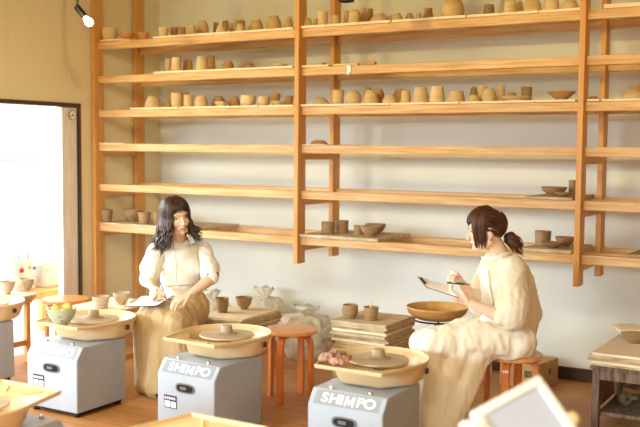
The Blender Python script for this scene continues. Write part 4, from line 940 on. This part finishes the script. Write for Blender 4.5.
# ------------------------------------------------------------------ the woman on the right
def w2():
    fT = (flat(-RT)*.92 + toC*.39).normalized(); FT = frame(fT); latL = -FT.col[0]    # her left arm is the near one
    b = MB(); HO = at(485,229.5,5.10); FH = frame(flat(-RT)*math.cos(R(4))+toC*math.sin(R(4)), roll=0, pitch=9); HM = head(b, HO, FH)
    neck = at(499,254,5.12); chest = at(508,283,5.14); waist = at(511,315,5.16); pel = at(507,337,5.17)
    limb(b,[HO+FH@Vector((0,-.02,-.045)), neck+Zv*.012, neck-Zv*.05],[.05,.048,.06])
    shN = at(514,268,4.99); shF = at(490,268,5.25)
    limb(b,[shN,neck-Zv*.05,shF],[.042,.06,.042]); limb(b,[neck-Zv*.07,chest,waist,pel],[.09,.105,.10,.12])
    elN = at(512,322,4.90); wrN = at(471,303.5,4.93); elF = at(478,304,5.10); wrF = at(462.5,284,5.03)
    for S_,E_,W_ in ((shN,elN,wrN),(shF,elF,wrF)):
        limb(b,[S_,S_.lerp(E_,.5),E_],[.043,.040,.034]); limb(b,[E_,E_.lerp(W_,.35),W_],[.034,.036,.0225])
    knN = at(431,345,5.0); knF = at(424,345,5.16); fN = at(437,433,5.03); fF = at(446,425,5.2); fN.z = fF.z = .09
    for hp, K, A in ((pel+latL*.09,knN,fN),(pel-latL*.09,knF,fF)):
        limb(b,[hp,K],[.085,.058]); limb(b,[K,K.lerp(A,.35),A],[.055,.052,.034])
    tN = hand(b, wrN, at(459,299,4.95)-wrN, Zv*.75+FW*.5, -rt*.2-Zv*.2+toC*.7 if False else Zv*.3+toC*.9-rt*.3, curl=(25,35,25), spread=3, thumb=(.8,.35,.5), tcurl=15)
    tF = hand(b, wrF, at(456.5,276,5.0)-wrF, -rt*.5+toC*.35-Zv*.05 , toC*.8+Zv*.3, curls=((58,62,35),(62,66,40),(66,68,45),(68,68,45)), spread=2, thumb=(.8,.4,.5), tcurl=25)
    me = remesh(b, .0038, 3, 'person'); p = link('person', me, 'skin', None, True)
    tag(p,'woman seated on the right in profile, cream sweater and long apron, holding a clipboard','person')
    T = bvh(p); face(p, T, HM, False)
    MB().ell((0,0,0),(.005,.005,.005)).build('earring','chrome',p,smooth=True,loc=HM@Vector((-.08,-.004,-.05)))
    c = MB()
    limb(c,[neck-Zv*.078,chest-fT*.01,waist-fT*.015,pel-Zv*.0-fT*.01],[.108,.138,.142,.142]); limb(c,[shN-Zv*.012,neck-Zv*.064,shF-Zv*.012],[.062,.08,.06])
    limb(c,[chest-fT*.05+Zv*.03, waist-fT*.07, pel-fT*.055+Zv*.03],[.09,.11,.10])
    for s in (-1,1): c.ell(tuple(chest+fT*.075+latL*s*.06+Zv*.0),(.06,.06,.065))
    d = (elN-shN).normalized(); limb(c,[shN,shN.lerp(elN,.4),shN.lerp(elN,.75),elN-d*.03],[.066,.082,.092,.08]); limb(c,[elN-d*.03,elN.lerp(wrN,.22)+Zv*.01],[.078,.056])
    d = (elF-shF).normalized(); limb(c,[shF,shF.lerp(elF,.5),elF-d*.02],[.06,.07,.066]); limb(c,[elF,elF.lerp(wrF,.28)],[.06,.05])
    sw = mesh_child(c,'sweater','sweat_cream',p,.007,8,[(.007,(12,12,8)),(.0035,(28,28,16))],9)
    TB = bvh(sw)
    # apron: neck strap, bib, skirt
    k = MB(); mid = (knN+knF)/2; hN = pel+latL*.085; hF = pel-latL*.085
    for hp, K in ((hN,knN),(hF,knF),(pel,mid)): limb(k,[hp-Zv*.005,hp.lerp(K,.5)+Zv*.012,K+Zv*.006],[.114,.105,.082])
    limb(k,[waist+fT*.03-Zv*.02,pel+fT*.05],[.125,.13])
    for K, h, r0, r1 in ((knN,at(424,432,4.98),.075,.06),(knF,at(428,428,5.14),.075,.07),(knN.lerp(hN,.3),at(436,428,4.97),.085,.06),(knN.lerp(hN,.55)-Zv*.0,at(447,426,4.96),.085,.055),(knN.lerp(hN,.62)-Zv*.01,at(453,424,4.97),.07,.045)):
        h.z = max(h.z,.10); limb(k,[K,K.lerp(h,.5),h],[r0,(r0+r1)/2,r1])
    sk = mesh_child(k,'apron_skirt','apron_ivory',p,.008,14,[(.010,(6,6,3),False),(.009,(12,12,4)),(.004,(26,26,10))],14)
    sit(sk,(3.63,-1.36)); sit(p,(3.63,-1.36),h=.4425); sit(sw,(3.63,-1.36))
    drape('apron_bib','apron_cream',p,TB,[(480,268),(489,268),(495,312),(480,312)],8,14,.007,.004,5.1)
    pts = [];
    for i in range(13):
        a = R(-160+320*i/12); pts.append(neck + Zv*(-.002) + (fT*math.cos(a)*.075+latL*math.sin(a)*.068)*1.0 - fT*.0 - Zv*(.04*max(0,math.cos(a))-.006))
    MB().tube([pushout(q,[TB],.004) for q in pts],.011,8,flat=.3,ref=Zv,cap=True).build('neck_strap','apron_cream',p,smooth=True)
    MB().tube([at(488,270,4.98),at(491,280,4.97),at(487,292,4.96),at(492,303,4.95)],.004,6,cap=True).build('apron_string','apron_cream',p,smooth=True) if False else None
    # hair swept back into a low tail
    hb = MB(); rnd = random.Random(11); cz = Vector((0,-.014,.028)); er = Vector((.080,.100,.091)); TL = Vector((0,-.100,-.066))
    def E_(v, sc=1.0): v = v.normalized(); return HM @ (cz + Vector((er.x*v.x,er.y*v.y,er.z*v.z))*sc)
    tdir = Vector(((TL-cz).x/er.x,(TL-cz).y/er.y,(TL-cz).z/er.z)).normalized()
    rings = []
    for j in range(12):
        r_ = []
        for i in range(40):
            ph = 2*math.pi*i/40; a = abs(((i/40+.5)%1-.5)*360); lim = 98 if a > 75 else 62+36*(a/75)
            ps = R(3+(lim-3)*j/11); r_.append(E_(Vector((math.sin(ps)*math.sin(ph),math.sin(ps)*math.cos(ph),math.cos(ps))),.985))
        rings.append(r_)
    cp = MB().loft(rings); hb.add(cp.v, cp.f)
    for i in range(230):
        ph = rnd.uniform(-180,180); a = abs(ph); lim = 66 if a < 30 else min(112, 66+(a-30)*.9)
        ps = R(rnd.uniform(lim*.5,lim)); ph = R(ph); v0 = Vector((math.sin(ps)*math.sin(ph),math.sin(ps)*math.cos(ph),math.cos(ps))); pts = []; sc = rnd.uniform(1.0,1.07)
        if v0.dot(tdir) > .97: continue
        for j in range(9): t = j/8; pts.append(E_(v0.lerp(tdir,t) + Vector((0,0,.25*math.sin(math.pi*t)*(1 if v0.z>.2 else .2))), sc*(1-.0*t)+.02*math.sin(math.pi*t)))
        r = rnd.uniform(.004,.0065); hb.tube(pts,[r*.6]+[r]*7+[r*.7],5)
    for i in range(110):   # loose hair over the temple and cheek
        s = -1 if i < 85 else 1; dg_ = rnd.uniform(14,72); ph = R(s*dg_); pts = []; L = rnd.uniform(70,84) if dg_ < 34 else rnd.uniform(110,160); sc = rnd.uniform(1.02,1.12)
        for j in range(10):
            t = j/9; ps = R(15+(L-15)*t); k_ = sc+.05*t*t; q_ = math.sin(min(ps,1.57)); pts.append(HM @ (cz + Vector((er.x*q_*math.sin(ph)*k_, er.y*q_*math.cos(ph)*k_*(1-.10*max(0,t-.55)), er.z*math.cos(ps)*k_*(1 if ps < 1.57 else 1.25)))))
        r = rnd.uniform(.0035,.006); hb.tube(pts,[r]*8+[r*.7,r*.3],5)
    hr = hb.build('hair','hair_brown',p,smooth=True)
    tb = MB(); P0 = HM@TL; bk = -FH.col[1]
    for i in range(80):
        a, q = rnd.uniform(0,6.28), rnd.uniform(0,1)**.5; o1 = FH.col[0]*math.cos(a)*q + Zv*math.sin(a)*q; L = rnd.uniform(.09,.145); pts = []; f = rnd.uniform(0,6)
        for j in range(9):
            t = j/8; pts.append(P0 - bk*.02 + bk*(.02+L*.72*t) - Zv*(L*.55*t*t) + o1*(.012+.034*math.sin(math.pi*min(t*.75,1)))+ Zv*.008*math.sin(6*t+f)*t)
        r = rnd.uniform(.004,.006); tb.tube(pts,[r]*5+[r*.9,r*.7,r*.5,r*.2],5)
    tb.build('ponytail','hair_brown',p,smooth=True)
    tie = MB().tube([P0+bk*.006+(FH.col[0]*math.cos(t)+Zv*math.sin(t))*.02 for t in [2*math.pi*i/16 for i in range(17)]],.006,8).build('hair_tie','black_cloth',p,smooth=True)
    for A in (fN,fF): sb = MB(); shoe(sb, A-Zv*.085, fT); sb.build('shoe','black_cloth',p,smooth=True)
    A,B_,C_,D_ = at(417.5,276,5.20), at(449,286,5.07), at(459,297.5,4.91), at(429,288.5,5.04); D_ = A+C_-B_
    t = thing('clipboard','clipboard with paper held up by the right woman','clipboard',(A+B_+C_+D_)/4); o_ = t.location; up = (D_-A).cross(B_-A).normalized(); up = up if up.z > 0 else -up
    def slab(name, m, par, z0, z1, s):
        q = [(x-o_)*s for x in (A,B_,C_,D_)]; vs = [v+up*z0 for v in q]+[v+up*z1 for v in q]
        return MB().add(vs,[(0,1,2,3),(4,5,6,7),(0,1,5,4),(1,2,6,5),(2,3,7,6),(3,0,4,7)]).build(name,m,par)
    slab('backing','board_clip',t,-.004,0,1); slab('paper','paper',t,.0003,.0015,.96)
    e1 = (D_-A).normalized(); m_ = ((A+D_)/2-o_)*.93
    MB().tube([m_-e1*.04+up*.006,m_+e1*.04+up*.006],.006,8,cap=True).build('clip','black_metal',t,smooth=True)
    c_ = (tF[0]+tF[4])/2; pd_ = (at(464,266,5.0)-at(446,264.5,4.98)).normalized()
    t = thing('pen','green pen in the right woman\'s raised hand','pen',c_)
    MB().tube([-pd_*.03,pd_*.06],.0055,8,cap=True).build('barrel','pen_green',t,smooth=True); MB().tube([pd_*.0615,pd_*.10],[.004,.002],8).build('tip','chrome',t)
    return p
w2()
# ------------------------------------------------------------------ light
def area(n, loc, rot, sx, sy, e, c):
    l = bpy.data.lights.new(n,'AREA'); l.shape = 'RECTANGLE'; l.size = sx; l.size_y = sy; l.energy = e; l.color = c
    o = bpy.data.objects.new(n,l); COL.objects.link(o); o.location = loc; o.rotation_euler = rot; return o
def spot(n, loc, tgt, e, c, ang, blend=.6, rad=.04):
    l = bpy.data.lights.new(n,'SPOT'); l.energy = e; l.color = c; l.spot_size = R(ang); l.spot_blend = blend; l.shadow_soft_size = rad
    o = bpy.data.objects.new(n,l); COL.objects.link(o); o.location = loc; d = Vector(tgt)-Vector(loc); o.rotation_euler = d.to_track_quat('-Z','Y').to_euler(); return o
area('sky_front',(-1.0,-14,3.1),(R(90),0,0),7,1.8,1650,(.70,.89,1))
area('sky_left',(-6,-3.2,3.2),(R(90),0,R(-90)),7,2.5,1050,(.86,.95,1))
WARM = (1,.80,.30)
for x in (1.1, 2.7, 4.3):
    spot('track_or_fill_lamp',(x,-3.2,2.43),(x,-.3,2.35),85,WARM,58,1)
for x, y in ((4.4,-5.6),(1.8,-4.6)):
    area('warm_fill',(x,y,3.0),(0,0,0),.5,.5,58,(1,.86,.50))  # unseen warm fill lights, added to lift the room's ambient
area('warm_fill',(6.7,-3.6,2.5),(0,R(60),0),.6,.6,16,(1,.84,.46))  # unseen warm fill from the right, added for left wall and wheel sides
spot('track_or_fill_lamp',(2.9,-3.6,2.8),(0,-1.7,1.6),70,(1,.88,.60),80,1)  # unseen spot added to brighten the left wall
w = bpy.data.worlds.new('sky'); SC.world = w; w.use_nodes = True; N = w.node_tree.nodes; L = w.node_tree.links
tc = N.new('ShaderNodeTexCoord'); sx = N.new('ShaderNodeSeparateXYZ'); mr = N.new('ShaderNodeMapRange')
mr.inputs[1].default_value = -.03; mr.inputs[2].default_value = .03; mr.inputs[3].default_value = .2; mr.inputs[4].default_value = 3
L.new(tc.outputs['Generated'], sx.inputs[0]); L.new(sx.outputs[2], mr.inputs[0]); L.new(mr.outputs[0], N['Background'].inputs[1])
N['Background'].inputs[0].default_value = (1,.98,.95,1)
SC.view_settings.view_transform = 'Standard'; SC.view_settings.look = 'None'; SC.view_settings.exposure = .1; SC.view_settings.gamma = 1
SC.cycles.use_denoising = True; SC.cycles.max_bounces = 8; SC.cycles.diffuse_bounces = 5
